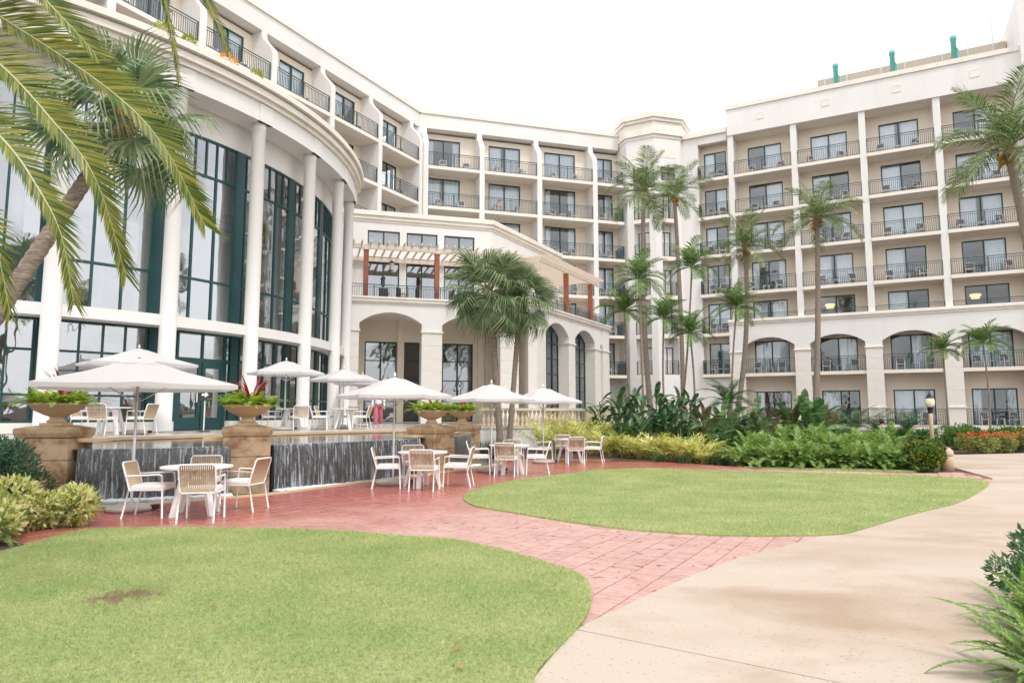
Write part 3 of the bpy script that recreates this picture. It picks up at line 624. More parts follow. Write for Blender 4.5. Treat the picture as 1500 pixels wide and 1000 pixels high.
# ================================================================== TOWER D
TC = Vector((11.35, 54.1, 0)); TRr = 2.95
tw = T('corner_tower', 'octagonal stair tower with stepped cornice between the hotel wings', 'tower', TC, 0)
va = math.atan2(-.994, -.105)
octo = [Vector((math.cos(va+k*math.pi/4), math.sin(va+k*math.pi/4))) for k in range(8)]
W = MB()
def oct_ring(m, r0, z0, z1): m.prism([tuple(p*r0) for p in octo], z0, z1)
W.prism([tuple(p*(TRr-.85)) for p in octo], 0, 22.9)
for k in range(8):
    a, b = octo[k-1]*TRr, octo[k]*TRr                # face from a to b
    d = (b-a); L = d.length; d = d/L; n = Vector((d.y, -d.x)); n = -n if n.dot(a) < 0 else n
    Mx = Matrix(((d.x, -n.x, 0, a.x), (d.y, -n.y, 0, a.y), (0, 0, 1, 0), (0, 0, 0, 1)))
    if k in (0, 1):
        x0, x1 = L/2-.62, L/2+.62
        for q0, q1 in ((0, x0), (x1, L)): W.box(q0, q1, 0, .84, 0, 22.2, Mx)
        W.box(x0, x1, 0, .84, 20.6, 22.2, Mx); W.box(x0, x1, 0, .84, 0, 4.2, Mx)
        for lv, z in enumerate(FLOORS[1:]):
            sl = MB().box(x0+.003, x1-.003, .02, .84, z-.3 if lv else z-.25, z, Mx).build('balcony', m_soffit, tw)
            rr = link('railing', rail_mesh(1.22), sl); rr.matrix_local = Mx @ Matrix.Translation((x0+.01, .08, z))
            fr = link('window', frame_mesh(1.0, 2.1, 2), tw); fr.matrix_local = Mx @ Matrix.Translation((x0+.12, .76, z+.01))
            for pq in (0, 1): link('pane', pane_mesh(.38, 1.95, m_glass), fr, (.075+pq*.47, .045, .075))
            link('curtain', curtain_mesh(.9, 2.), fr, (.05, .07, .05))
    else: W.box(0, L, 0, .84, 0, 22.2, Mx)
    for z0, z1, o in ((22.2, 22.9, 0),): W.box(0, L, o, .84, z0, z1, Mx)
    if k in (0, 1, 2, 7): MB().box(L*.18, L*.82, -.025, .02, 21.35, 22.1, Mx).build('frieze_panel', m_trim, tw)
W.build('wall', m_white, tw)
cn = MB()
for r, z0, z1 in ((.06, 22.9, 23.15), (.2, 23.15, 23.6), (.1, 23.6, 24.2), (.25, 24.2, 24.45), (.38, 24.45, 24.9)): oct_ring(cn, TRr+r, z0, z1)
cn.build('cornice', m_trim, tw)

# ================================================================== WINGS B and C: fins with curved heads
PB = (-6.24, 48., 0)
def fin_prof(s_par, zt):
    """side outline (s, z) of a fin with its curved head"""
    P = [(0, 0), (0, zt-1.55)]
    for k in range(1, 9): t = k/8; P.append((s_par*(t*t*(3-2*t)), zt-1.55+1.35*t))
    return P+[(s_par, zt), (1.7, zt), (1.7, 0)]
def fin(par, u0, u1, z0, zt=22.66):
    P = [(s, max(z, z0)) for s, z in fin_prof(.9, zt)]; n = len(P); m = MB()
    m.add([(u0, s, z) for s, z in P]+[(u1, s, z) for s, z in P], [tuple(reversed(range(n))), tuple(range(n, 2*n))]+[(i, (i+1) % n, (i+1) % n+n, i+n) for i in range(n)])
    m.build('fin_wall', m_white, par)
def fin_wing(thing, P, rz, fins, doors, floors, zlow, where, names, uend0, uend1, sides, fw=.19):
    W = MB(); Cm = MB()
    for u in fins: fin(thing, u-fw, u+fw, zlow)
    for i in range(len(fins)-1):
        u0, u1 = fins[i]+fw, fins[i+1]-fw; da, db = doors[i]
        for z in floors:
            zt = z+3 if z > 7 else (z+3.05 if z > 4 else z+3.67); zt = min(zt, 22.66)
            hole_wall(Cm, u0, u1, 1.6, 1.8, z, zt, [(da, db, z+.02, z+2.62)])
            window(thing, da, 1.64, z+.02, db-da, 2.6, 2)
            b = link('balcony', MB().box(u0, u1, .02, 6, z-.23, z).mesh('balcony', m_soffit), thing); link('railing', rail_mesh(u1-u0), b, (u0, .1, z))
            furnish(P, rz, u0, u1, z, .9, f'{ORD[z]}-floor balcony, {where}, {names[i]}', sides)
    W.box(uend0, uend1, .9, 1.7, 22.66, 23.75); W.box(uend0, uend1, 1.7, 7.2, 22.66, 22.9)
    W.build('wall', m_white, thing); Cm.build('recess_wall', m_cream, thing)
    MB().box(uend0-.0, uend1+.0, .8, 1.8, 23.75, 24.05).build('parapet_cap', m_trim, thing)
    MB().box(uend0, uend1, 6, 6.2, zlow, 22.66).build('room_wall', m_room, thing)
Cw = T('hotel_wing', 'cream hotel wing with curved fin walls rising behind the portico', 'building', PB, THETA(73.5))
CF = [-.02, 4.2, 8.72, 13.3]
fin_wing(Cw, PB, THETA(73.5), CF, [(.28, 2.85), (5.1, 7.65), (9.65, 12.25)], FLOORS[1:], 0, 'wing behind portico', ['bay next to the inner corner', 'middle bay', 'bay before the end bay'], -1.1, 15.75, ('corner-side', 'tower-side'))
W = MB(); Cm = MB()
for z in FLOORS[1:]:
    zt = min(22.66, z+(3 if z > 7 else 3.05))
    hole_wall(Cm, 13.49, 17.5, 1.6, 1.8, z, zt, [(14.05, 15.5, z+.02, z+2.6)]); window(Cw, 14.05, 1.64, z+.02, 1.45, 2.58, 2)
    b = link('balcony', MB().box(13.49, 15.75, .02, 1.6, z-.23, z).mesh('balcony', m_soffit), Cw); link('railing', rail_mesh(2.22), b, (13.5, .1, z)); link('railing', rail_mesh(1.45), b, (15.7, .13, z), (0, 0, math.pi/2))
    furnish(PB, THETA(73.5), 13.6, 15.6, z, .9, f'{ORD[z]}-floor end balcony, wing behind portico', ('corner-side', 'tower-side'))
W.box(-1.1, -.21, .9, 1.7, 0, 22.66); W.box(13.49, 17.5, 1.6, 6, 0, 4.45); W.box(17.3, 17.5, 1.8, 6, 4.45, 22.66); W.box(15.75, 17.5, 6, 6.2, 4.45, 22.66); W.box(15.75, 17.5, 1.62, 6, 22.66, 23.4)
W.build('end_wall', m_white, Cw); Cm.build('recess_wall', m_cream, Cw)
Bw = T('hotel_wing', 'cream hotel wing with curved fin walls above the glass rotunda', 'building', PB, THETA(28.5))
BF = [-36.4, -31.95, -27.5, -23.05, -18.6, -14.12, -9.6, -5.1, -.6]
fin_wing(Bw, PB, THETA(28.5), BF, [(BF[i]+1.75, BF[i]+3.7) for i in range(8)], FLOORS[3:], 7.5, 'wing above rotunda', [f'{n} bay from inner corner' for n in ('eighth', 'seventh', 'sixth', 'fifth', 'fourth', 'third', 'second', 'first')], -37, .5, ('outer', 'corner-side'))
MB().box(-37, -.4, 1.4, 6, 0, 10.3).build('lower_wall', m_white, Bw)
o = MB().tube([(0,0,0),(.06,0,3.4)], .035, 6).box(-.1, .25, -.02, .02, 1.9, 2.02).build('roof_antenna', m_metal); o.location = Matrix.Translation(PB) @ Matrix.Rotation(THETA(73.5), 4, 'Z') @ Vector((9.7, 3, 22.9)); tag(o, 'thin antenna mast on the roof of the wing behind the portico', 'antenna')

# ================================================================== PORTICO G: arcade with a pergola terrace on top
PG = Vector((-8.3, 35.8, 0)); G1 = T('portico', 'arcaded portico with red-posted pergola terrace beside the glass rotunda', 'building', PG, THETA(73.5))
K2 = Matrix.Rotation(math.radians(45), 4, 'Z')                      # second leg turns 45 degrees
G2m = Matrix.Translation((10.15, 0, 0)) @ K2                      # local frame of the second leg inside G1
PT = 1.0; TD = .72
def both(mb_fn):
    mb_fn()
A = MB()
for u0, u1 in ((-.85, .22), (3.55, 4.67), (7.98, 9.05)): block_pier(G1, u0, u1, 0, TD, PT, 6.38, 5.95, .68); A.box(u0, u1, 0, TD, 6.38, 7.4)
for u0, u1 in ((.22, 3.55), (4.67, 7.98)): arch_wall(A, u0, u1, 6.36, 6.95, 7.4, 0, TD, 16)
A.box(9.05, 9.62, 0, TD, 6.5, 7.4)
A.build('arcade_wall', m_white, G1)
def sub(name):                                                   # holder mesh for the second leg, a part of the portico
    o = bpy.data.objects.new(name, None); return o
leg2 = MB().prism([(9.62, 0), (10.15, 0), (10.15+.82, .82), (10.15+.36, 1.1), (9.62, TD)], PT, 7.4).build('corner_pier', m_block, G1)
def part2(mb, name, mats):
    o = mb.build(name, mats, G1); o.matrix_local = G2m; return o
A2 = MB()
for u0, u1 in ((4.46, 5.48), (8.89, 9.92), (10.42, 11.67)):
    p = block_pier(G1, u0, u1, 0, TD, PT-1, 6.38, 5.92, .68); p.matrix_local = G2m @ Matrix.Identity(4)
    A2.box(u0, u1, 0, TD, 6.38, 7.4)
for u0, u1 in ((1.16, 4.46), (5.48, 8.89)): arch_wall(A2, u0, u1, 6.3, 7.0, 7.4, 0, TD, 16)
A2.box(9.92, 10.42, .05, TD, 6.3, 7.4); A2.box(9.92, 10.42, .35, TD, 0, 6.3); A2.box(1.1, 11.6, .1, TD-.1, 0, .98)
part2(A2, 'arcade_wall', m_white)
for u0, u1 in ((1.16, 4.46), (5.48, 8.89)):
    w_ = window(G1, 0, 0, 0, u1-u0, 5.6, 4, (.95, 1.95, 2.9, 3.85, 4.8), m_dglass, None); w_.matrix_local = G2m @ Matrix.Translation((u0, TD+.02, 1.05))
    part2(MB().box(u0, u1, TD+.02, TD+.15, 6.65, 7.4), 'window_head', m_frame)
    part2(MB().box(u0, u1, 3.4, 3.5, 1, 7), 'room_wall', m_room)
cor = MB()
for p0, z0, z1 in ((.05, 7.4, 7.5), (.14, 7.5, 7.66), (.2, 7.66, 7.76)):
    q = p0*math.tan(math.radians(22.5))
    cor.prism([(-.9, -p0), (10.15+q, -p0), (10.15+q+.001, -p0+.001), (10.15, .55), (-.9, .55)], z0, z1)
cor.build('cornice', m_trim, G1)
cor2 = MB()
for p0, z0, z1 in ((.05, 7.4, 7.5), (.14, 7.5, 7.66), (.2, 7.66, 7.76)):
    q = p0*math.tan(math.radians(22.5)); cor2.prism([(-q+.004, -p0), (11.75, -p0), (11.75, .55), (.38, .55), (.004, .0)], z0, z1)
part2(cor2, 'cornice', m_trim)
# terrace slab, rails
sl = MB().prism([(-.9, .56), (10.0, .56), (18.2, 8.6), (18.2, 14), (-.9, 14)], 7.05, 7.48).build('terrace_slab', m_soffit, G1)
link('railing', rail_mesh(10.9, 1.0), sl, (-.85, .3, 7.5)); r2 = link('railing', rail_mesh(11.4, 1.0), sl); r2.matrix_local = G2m @ Matrix.Translation((.15, .3, 7.5))
# upper storey: set back 4 m
U = MB(); hs = [(.86, 2.77), (3.18, 5.07), (5.49, 7.4)]
hole_wall(U, -.9, 8.49, 4, 4.25, 7.5, 11.15, [(a, b, 7.52, 10.85) for a, b in hs]); hole_wall(U, -.9, 8.49, 4, 4.25, 11.15, 12.95, [(a, b, 11.3, 12.45) for a, b in hs])
U.build('wall', m_white, G1)
for a, b in hs:
    window(G1, a, 4.08, 7.52, b-a, 3.33, 2, (2.25,), m_dglass, 'sides'); window(G1, a, 4.08, 11.3, b-a, 1.15, 2, (), m_dglass, None)
U2 = MB(); U2.box(0, 12.5, 0, .25, 7.5, 12.95); u2o = U2.build('side_wall', m_white, G1); u2o.matrix_local = Matrix.Translation((8.49, 4, 0)) @ K2
cc = MB()
for p0, z0, z1 in ((.05, 12.95, 13.1), (.14, 13.1, 13.32), (.24, 13.32, 13.6)): cc.box(-.9, 8.49+p0*.414, 4-p0, 4.3, z0, z1)
cc.build('roof_cornice', m_trim, G1)
cc = MB()
for p0, z0, z1 in ((.05, 12.95, 13.1), (.14, 13.1, 13.32), (.24, 13.32, 13.6)): cc.box(-p0*.414+.003, 12.6, -p0, .3, z0, z1)
cco = cc.build('roof_cornice', m_trim, G1); cco.matrix_local = Matrix.Translation((8.49, 4, 0)) @ K2
MB().prism([(-.9, 4.2), (8.5, 4.2), (17, 12.7), (17, 14), (-.9, 14)], 12.9, 13.2).build('roof', m_roof, G1)
MB().box(-.9, 8, 8, 8.1, 7.5, 12.9).build('room_wall', m_room, G1)
# arcade back wall with tall windows
bw = MB(); bh = [(.83, 2.71, 1.05, 5.77), (3.13, 4.09, 1.05, 5.77), (5.44, 7.35, 1.05, 5.77)]
hole_wall(bw, -.9, 9.6, 4, 4.3, PT, 7.05, bh); bw.box(2.73, 3.11, 3.8, 4, PT, 7.05); bw.box(7.6, 8.0, 3.8, 4, PT, 7.05); bw.box(-.9, -.4, .72, 4, PT, 7.05)
bw.prism([(9.6, 4), (9.62, TD+.02), (10.0, TD+.3), (10.2, 4.3)], PT, 7.05)
bw.build('arcade_back_wall', m_cream, G1)
for a, b, lo, hi in bh: window(G1, a, 4.1, lo, b-a, hi-lo, 2 if b-a > 1.2 else 1, (1.2, 2.45, 3.6), m_dglass, None)
MB().box(-.9, 9, 7, 7.1, 1, 7).build('room_wall', m_room, G1)
# pergola
def pergola(org, L, posts, name, label, M4):
    t = T('pergola', label, 'pergola', (0,0,0), 0); t.matrix_world = M4
    for u in posts: MB().box(u-.13, u+.13, .5, .76, 7.5, 10.42).build('post', m_post, t); MB().box(u-.16, u+.16, .46, .8, 10.42, 10.5).build('post_cap', m_perg, t)
    MB().box(-.3, L, .56, .7, 10.5, 10.74).build('beam', m_perg, t); MB().box(-.3, L, 3.72, 3.86, 10.5, 10.74).build('beam', m_perg, t)
    r = MB().box(-.035, .035, 0, 4.0, 10.74, 10.86).mesh('rafter', m_perg)
    n = int(L/.44)
    for i in range(n): link('rafter', r, t, (-.15+i*L/n, 0, 0))
    return t
MG = Matrix.Translation(PG) @ Matrix.Rotation(THETA(73.5), 4, 'Z')
pergola(None, 9.6, [.55, 4.45, 8.2], 'pergola', 'cream timber pergola with red posts along the portico front', MG)
pergola(None, 9.3, [3.6, 7.7], 'pergola', 'cream timber pergola with red posts on the turned side of the portico', MG @ Matrix.Translation((10.6, 0, 0)) @ K2 @ Matrix.Translation((.9, -.0, 0)))
t = T('hanging_lantern', 'dark metal lantern hanging from the portico pergola', 'lantern', MG @ Vector((2.05, 1.7, 9.55)), 0)
MB().lathe([(.02,.62),(.16,.5),(.17,.46)], 8).build('hood', m_black, t); MB().lathe([(.13,.05),(.14,.46)], 8).build('glass_body', M('lantern_glass', (.5,.46,.42), .3), t); MB().lathe([(.05,0),(.15,.05)], 8).build('base', m_black, t); MB().tube([(0,0,.6),(0,0,1.0)], .012, 5).build('chain', m_black, t)
for k, (u, s) in enumerate([(1.6, 1.7), (2.6, 1.5), (5.6, 1.6)]):
    c = MB()
    c.box(-.25, .25, -.25, .25, .4, .45); c.box(-.25, .25, .22, .27, .45, 1.0)
    for x in (-.23, .23):
        for y in (-.23, .23): c.box(x-.02, x+.02, y-.02, y+.02, 0, .4)
        c.box(x-.02, x+.02, -.25, .25, .62, .66)
    o = c.build('patio_chair', m_black); o.location = MG @ Vector((u, s-.6, 7.49)); o.rotation_euler = (0, 0, THETA(73.5)+k)
    tag(o, f'black metal chair on the portico terrace, {BAYN[k]} from the rotunda', 'chair', 'black chairs on the portico terrace')
# ================================================================== ROTUNDA A
RC = Vector((-24.364, 31.49, 0)); RR = 16.19; A0 = -47.22; DA = 11.582; GR = 15.4
ro = T('glass_rotunda', 'curved glass rotunda with tall white columns and a stepped cornice', 'building', RC, 0)
def pol(r, deg, z=0): a = math.radians(deg); return Vector((r*math.cos(a), r*math.sin(a), z))
IDX = range(-3, 6)
cm = MB().lathe([(.31, 1.0), (.31, 1.03), (.262, 1.06), (.258, 6), (.245, 12.2), (.265, 12.22), (.265, 12.28), (.25, 12.3), (.275, 12.42)], 28).mesh('column', m_white, True)
for i in IDX: link('column', cm, ro, pol(RR, A0+DA*i))
AS, AE = A0-DA*3-4, A0+DA*5+3.5
def arc_solid(r0, r1, z0, z1, a0=AS, a1=AE, n=72):
    m = MB(); vs = []; fs = []
    for k in range(n+1):
        a = a0+(a1-a0)*k/n
        vs += [pol(r0, a, z0), pol(r1, a, z0), pol(r1, a, z1), pol(r0, a, z1)]
    for k in range(n):
        b = 4*k; fs += [(b+1, b+5, b+6, b+2), (b, b+3, b+7, b+4), (b+3, b+2, b+6, b+7), (b, b+4, b+5, b+1)]
    fs += [(0, 1, 2, 3), (4*n+3, 4*n+2, 4*n+1, 4*n)]
    m.add(vs, fs); return m
for nm, r0, r1, z0, z1, mt in [('entablature', GR-.2, RR+.33, 12.42, 13.12, m_white), ('cornice_step', GR-.1, RR+.44, 13.12, 13.3, m_trim), ('cornice_step', GR, RR+.58, 13.3, 13.52, m_trim), ('cornice_step', GR, RR+.50, 13.52, 13.6, m_white), ('cornice_step', GR, RR+.72, 13.6, 13.82, m_trim), ('upper_wall', GR-.1, GR+.08, 11.42, 12.42, m_white), ('ring_beam', GR-.12, RR-.02, 4.4, 4.76, m_white), ('plinth', GR-.15, GR+.28, 1.0, 1.3, m_block)]:
    if nm == 'plinth':                                           # the plinth stops at the doors
        arc_solid(r0, r1, z0, z1, AS, A0+DA+2.3).build(nm, mt, ro); arc_solid(r0, r1, z0, z1, A0+DA*2-1.2, AE, 40).build(nm, mt, ro)
    else: arc_solid(r0, r1, z0, z1).build(nm, mt, ro, False)
for i in IDX:   # shallow pilaster block above each column
    a = A0+DA*i; m = MB(); R = Matrix.Rotation(math.radians(a), 4, 'Z'); m.box(RR+.2, RR+.36, -.33, .33, 12.42, 13.1, R); m.build('frieze_block', m_white, ro)
MB().prism([tuple(pol(GR+.3, AS+(AE-AS)*k/48))[:2] for k in range(49)]+[(0, 0)], 13.5, 13.62).build('roof', m_roof, ro)
arc_solid(9.4, 9.6, 1, 12.4, n=40).build('inner_wall', M('lobby_wall', (.62, .58, .52), .9, .06, 1), ro)
arc_solid(9.6, GR-.15, 11.5, 11.6, n=40).build('inner_ceiling', m_white, ro); arc_solid(9.6, 12.6, 4.4, 4.8, n=40).build('mezzanine', m_white, ro)
icm = MB().lathe([(.3, 1), (.3, 11.5)], 16).mesh('inner_column', m_white, True)
for i in IDX: link('inner_column', icm, ro, pol(13.6, A0+DA*(i+.78)))
# glazing: one bay modelled, then turned bay by bay
def gbox(m, f0, f1, z0, z1, dr=.05):
    a0, a1 = DA*f0, DA*f1; n = max(1, round((f1-f0)*6)); vs = []; fs = []
    for k in range(n+1):
        a = a0+(a1-a0)*k/n; vs += [pol(GR-dr, a, z0), pol(GR+dr, a, z0), pol(GR+dr, a, z1), pol(GR-dr, a, z1)]
    for k in range(n): b = 4*k; fs += [(b+1,b+5,b+6,b+2),(b,b+3,b+7,b+4),(b+3,b+2,b+6,b+7),(b,b+4,b+5,b+1)]
    fs += [(0,1,2,3),(4*n+3,4*n+2,4*n+1,4*n)]; m.add(vs, fs)
w_ = .055/3.1
def vbar(m, f, z0, z1, k=1, dr=.05): gbox(m, f-w_*k*.5, f+w_*k*.5, z0, z1, dr)
def hbar(m, f0, f1, z, h=.06, dr=.045): gbox(m, f0, f1, z-h/2, z+h/2, dr)
FA, FB = .075, .91
def upper_frame():
    m = MB(); gbox(m, FB, 1.0, 4.76, 11.42, .06); gbox(m, 0, FA*.6, 4.76, 11.42, .06)
    hbar(m, FA*.6, FB, 11.38, .08); hbar(m, FA*.6, FB, 4.81, .1)
    for z in (10.04, 6.25): hbar(m, FA*.6, FB, z, .085)
    for i in range(7):
        f = FA+(FB-FA)*i/6; vbar(m, f, 10.08, 11.34)
    for i in range(0, 7, 2):
        f = FA+(FB-FA)*i/6; vbar(m, f, 4.86, 6.21, 1.3); vbar(m, f, 6.29, 10.0, 1.3)
    return m.mesh('window', m_frame)
def pane_arc(f0, f1, z0, z1):
    n = max(1, round((f1-f0)*6)); vs = []; fs = []
    for k in range(n+1): a = DA*(f0+(f1-f0)*k/n); vs += [pol(GR, a, z0), pol(GR, a, z1)]
    for k in range(n): fs.append((2*k, 2*k+2, 2*k+3, 2*k+1))
    return MB().add(vs, fs).mesh('pane', m_gglass)
UP = upper_frame(); upanes = []
for i in range(6): upanes.append(pane_arc(FA+(FB-FA)*i/6+.01, FA+(FB-FA)*(i+1)/6-.01, 10.08, 11.34))
for i in range(3):
    f0, f1 = FA+(FB-FA)*i/3+.012, FA+(FB-FA)*(i+1)/3-.012; upanes += [pane_arc(f0, f1, 4.86, 6.21), pane_arc(f0, f1, 6.29, 10.0)]
LZ = [1.34, 2.12, 3.45, 4.36]
def low_frame():
    m = MB(); gbox(m, FB+.02, 1.0, 1.3, 4.4, .06); gbox(m, 0, FA*.6, 1.3, 4.4, .06)
    for z, h in ((1.335, .07), (2.12, .06), (3.45, .07), (4.37, .06)): hbar(m, FA*.6, FB+.02, z, h)
    for i in range(5):
        f = FA+(FB-FA)*i/4
        for k in range(3): vbar(m, f, LZ[k]+.035, LZ[k+1]-.035)
    return m.mesh('window', m_frame)
LO = low_frame(); lpanes = []
for i in range(4):
    for k in range(3): lpanes.append(pane_arc(FA+(FB-FA)*i/4+.01, FA+(FB-FA)*(i+1)/4-.01, LZ[k]+.035, LZ[k+1]-.035))
DF0, DF1 = .265, .845
def door_surround():
    m = MB(); gbox(m, FB+.02, 1, 1.0, 4.4, .06); gbox(m, 0, FA*.6, 1.0, 4.4, .06)
    hbar(m, FA*.6, FB+.02, 4.37, .06); hbar(m, FA*.6, FB+.02, 3.42, .14)
    for f in (DF0-.012, (DF0+DF1)/2, DF1+.012): vbar(m, f, 3.49, 4.34, 1.4)
    for f in (DF0-.02, DF1+.02): vbar(m, f, 1.0, 3.35, 2)
    for f in (.15,): vbar(m, f, 1.3, 3.35)
    hbar(m, FA*.6, DF0-.03, 2.12); hbar(m, DF1+.03, FB, 2.12)
    return m.mesh('window', m_frame)
for i in range(-3, 5):
    rz = (0, 0, math.radians(A0+DA*i))
    u = link('window', UP, ro, None, rz)
    for p in upanes: link('pane', p, u)
    if i != 1:
        l = link('window', LO, ro, None, rz)
        for p in lpanes: link('pane', p, l)
        if i in (-1, 0):
            c = MB()
            for k in range(26): a = DA*(.1+.8*k/26); q = pol(GR-.25, a); R = Matrix.Translation(q) @ Matrix.Rotation(math.radians(a+35), 4, 'Z'); c.box(-.004, .004, -.045, .045, 2.2, 4.3, R)
            c.build('vertical_blind', M('blind_slats', (.5, .4, .28), .8), l)
    else:
        l = link('window', door_surround(), ro, None, rz)
        for f0, f1, z0, z1 in [(DF0, .545, 3.49, 4.34), (.565, DF1, 3.49, 4.34), (.06, DF0-.03, 3.49, 4.34), (DF1+.03, FB, 3.49, 4.34), (.06, DF0-.05, 1.3, 3.35), (DF1+.05, FB, 1.3, 3.35)]: link('pane', pane_arc(f0, f1, z0, z1), l)
        for f0, f1 in ((DF0, (DF0+DF1)/2-.006), ((DF0+DF1)/2+.006, DF1)):
            m = MB(); s_ = .042
            gbox(m, f0, f0+s_, 1.02, 3.35, .04); gbox(m, f1-s_, f1, 1.02, 3.35, .04); gbox(m, f0+s_, f1-s_, 3.15, 3.35, .04); gbox(m, f0+s_, f1-s_, 1.02, 1.42, .04)
            d = m.build('door', m_frame, ro); d.rotation_euler = rz
            link('pane', pane_arc(f0+s_, f1-s_, 1.42, 3.15), d)
            fh = (f1-.09 if f0 == DF0 else f0+.09); q = pol(GR+.09, DA*fh); MB().tube([(q.x, q.y, 1.8), (q.x, q.y, 2.6)], .018, 6).build('handle', m_metal, d)
# plants on the rotunda roof edge
m_orange = leafmat('orange_bloom', [(.75, .22, .03), (.8, .4, .05), (.5, .3, .05)], .6, .2)
def bouquet(n, r, h, sz, mat, seed, stem=None):
    R = np.random.default_rng(seed); d = R.normal(size=(n, 3)); d /= np.linalg.norm(d, axis=1)[:, None]
    d[:, 2] = np.abs(d[:, 2]); c = d*np.array([r, r, h])*R.uniform(.6, 1, (n, 1)); return leafcloud(c, d, sz, mat, R)
def leafcloud(c, d, sz, mat, R, asp=.42, droop=.3):
    """one folded leaf at each centre c pointing about d; returns a mesh"""
    n = len(c); d = d+R.normal(0, .45, (n, 3)); d[:, 2] -= droop*.3; d /= np.linalg.norm(d, axis=1)[:, None]
    s = np.cross(d, R.normal(size=(n, 3))); s /= np.linalg.norm(s, axis=1)[:, None]; u = np.cross(s, d)
    L = (sz*(.65+.7*R.random(n)))[:, None]; Wd = L*asp*.5
    V = np.stack([c, c+d*L*.5+s*Wd+u*L*.06, c+d*L-u*L*.1, c+d*L*.5-s*Wd+u*L*.06], 1).reshape(-1, 3)
    k = np.arange(n)*4; Fq = np.concatenate([np.stack([k, k+1, k+2], 1), np.stack([k, k+2, k+3], 1)])
    return np_mesh(None, V, Fq, mat)
for k, (px, py) in enumerate([(304, 86), (203, 38), (235, 52), (361, 118)]):
    a = {0: -30.5, 1: -38.5, 2: -35.6, 3: -26.}[k]; q = RC+pol(RR+.35, a, 13.82)
    t = T('potted_flowers' if k == 0 else 'potted_plant', ['orange flowers in a low pot on the rotunda cornice', 'small yellow-green plant on the rotunda cornice, farther from the portico', 'low trailing plant on the rotunda cornice between yellow-green plant and orange flowers', 'tiny plant on the rotunda cornice past the orange flowers'][k], 'flowers' if k == 0 else 'plant', q)
    MB().lathe([(.12, 0), (.17, .16), (.18, .18)], 12).build('pot', m_urn, t)
    link('foliage', bouquet(160, .32 if k < 2 else .2, .28, .12, m_orange if k == 0 else leafmat('yellow_leaf', [(.4, .42, .08), (.25, .35, .06)]), k), t, (0, 0, .16))

# ================================================================== TERRACE, BASIN, CASCADES
TE = crom([(-22, 8.5), (-16, 11.6), (-12.5, 14.1), (-10.08, 16.45), (-8.3, 18.7), (-6.6, 21.1), (-4.41, 23.39), (-2.6, 24.9), (-1.5, 26.2)], 4, False)
terr_poly = TE + [(-1.6, 30.8), (5.3, 32.9), (8, 49.5), (-8, 50), (-40, 50), (-40, 8.5)]
tr_ = struct(MB().prism(terr_poly, -.3, .985).build('terrace', m_terr), 'raised pale terrace under the rotunda columns')
cp = MB().prism(strip([Vector(p) for p in TE], -.32, .06), .93, 1.0); cp.build('terrace_coping', m_cop, tr_)
MB().prism(strip([Vector(p) for p in TE], -.01, .02), -.3, .93).build('basin_face', m_granite, tr_)
# joints of the terrace paving, thin recessed-looking grout bars
LIPZ = .93
FALLS = [([(-13.5, 11.2), (-11.0, 11.75), (-9.15, 12.35)], 'black cascade wall with falling water on the outer side of the first pedestal'),
         ([(-8.0, 12.72), (-6.8, 13.2), (-5.62, 13.8)], 'black cascade wall with falling water between the first and second pedestals'),
         ([(-5.05, 14.55), (-4.0, 15.75), (-3.2, 16.85), (-2.45, 18.15)], 'long black cascade wall with falling water between the second and third pedestals'),
         ([(-1.95, 19.5), (-1.55, 20.5), (-1.3, 21.6)], 'short mossy cascade wall between the third and fourth pedestals')]
def watersheet(moss=False):
    m, t, b = newmat('falling_water_mossy' if moss else 'falling_water'); t.nodes.remove(b)
    uv = N(t, 'ShaderNodeUVMap'); mp = N(t, 'ShaderNodeMapping'); mp.inputs['Scale'].default_value = (46, 1.7, 1); t.links.new(uv.outputs[0], mp.inputs[0])
    n1 = N(t, 'ShaderNodeTexNoise', Scale=1., Detail=7., Roughness=.68); t.links.new(mp.outputs[0], n1.inputs['Vector'])
    r = N(t, 'ShaderNodeValToRGB'); e = r.color_ramp.elements; e[0].position = .5; e[0].color = (.0,)*3+(1,); e[1].position = .68; e[1].color = ((.28 if moss else .72),)*3+(1,)
    t.links.new(n1.outputs['Fac'], r.inputs[0])
    tr = N(t, 'ShaderNodeBsdfTransparent'); tr.inputs[0].default_value = (.8, .86, .9, 1)
    gl = N(t, 'ShaderNodeBsdfGlossy'); gl.inputs['Roughness'].default_value = .12; fr = N(t, 'ShaderNodeFresnel', IOR=1.33)
    bp = N(t, 'ShaderNodeBump', Strength=.8, Distance=.05); t.links.new(n1.outputs['Fac'], bp.inputs['Height']); t.links.new(bp.outputs[0], gl.inputs['Normal'])
    ad = N(t, 'ShaderNodeMath', operation='ADD'); ad.inputs[1].default_value = .1; t.links.new(fr.outputs[0], ad.inputs[0])
    m1 = N(t, 'ShaderNodeMixShader'); t.links.new(ad.outputs[0], m1.inputs[0]); t.links.new(tr.outputs[0], m1.inputs[1]); t.links.new(gl.outputs[0], m1.inputs[2])
    df = N(t, 'ShaderNodeBsdfPrincipled'); df.inputs['Base Color'].default_value = (.66, .70, .77, 1); df.inputs['Roughness'].default_value = .5
    m2 = N(t, 'ShaderNodeMixShader'); t.links.new(r.outputs[0], m2.inputs[0]); t.links.new(m1.outputs[0], m2.inputs[1]); t.links.new(df.outputs[0], m2.inputs[2])
    t.links.new(m2.outputs[0], t.nodes['Material Output'].inputs['Surface']); return m
m_fall = watersheet(); m_fallm = watersheet(True)
m_moss = M('mossy_granite', (.035, .05, .022), .4, .5, 6)
m_foam = M('white_foam', (.80, .82, .84), .6, .1, 14, 1., 30)
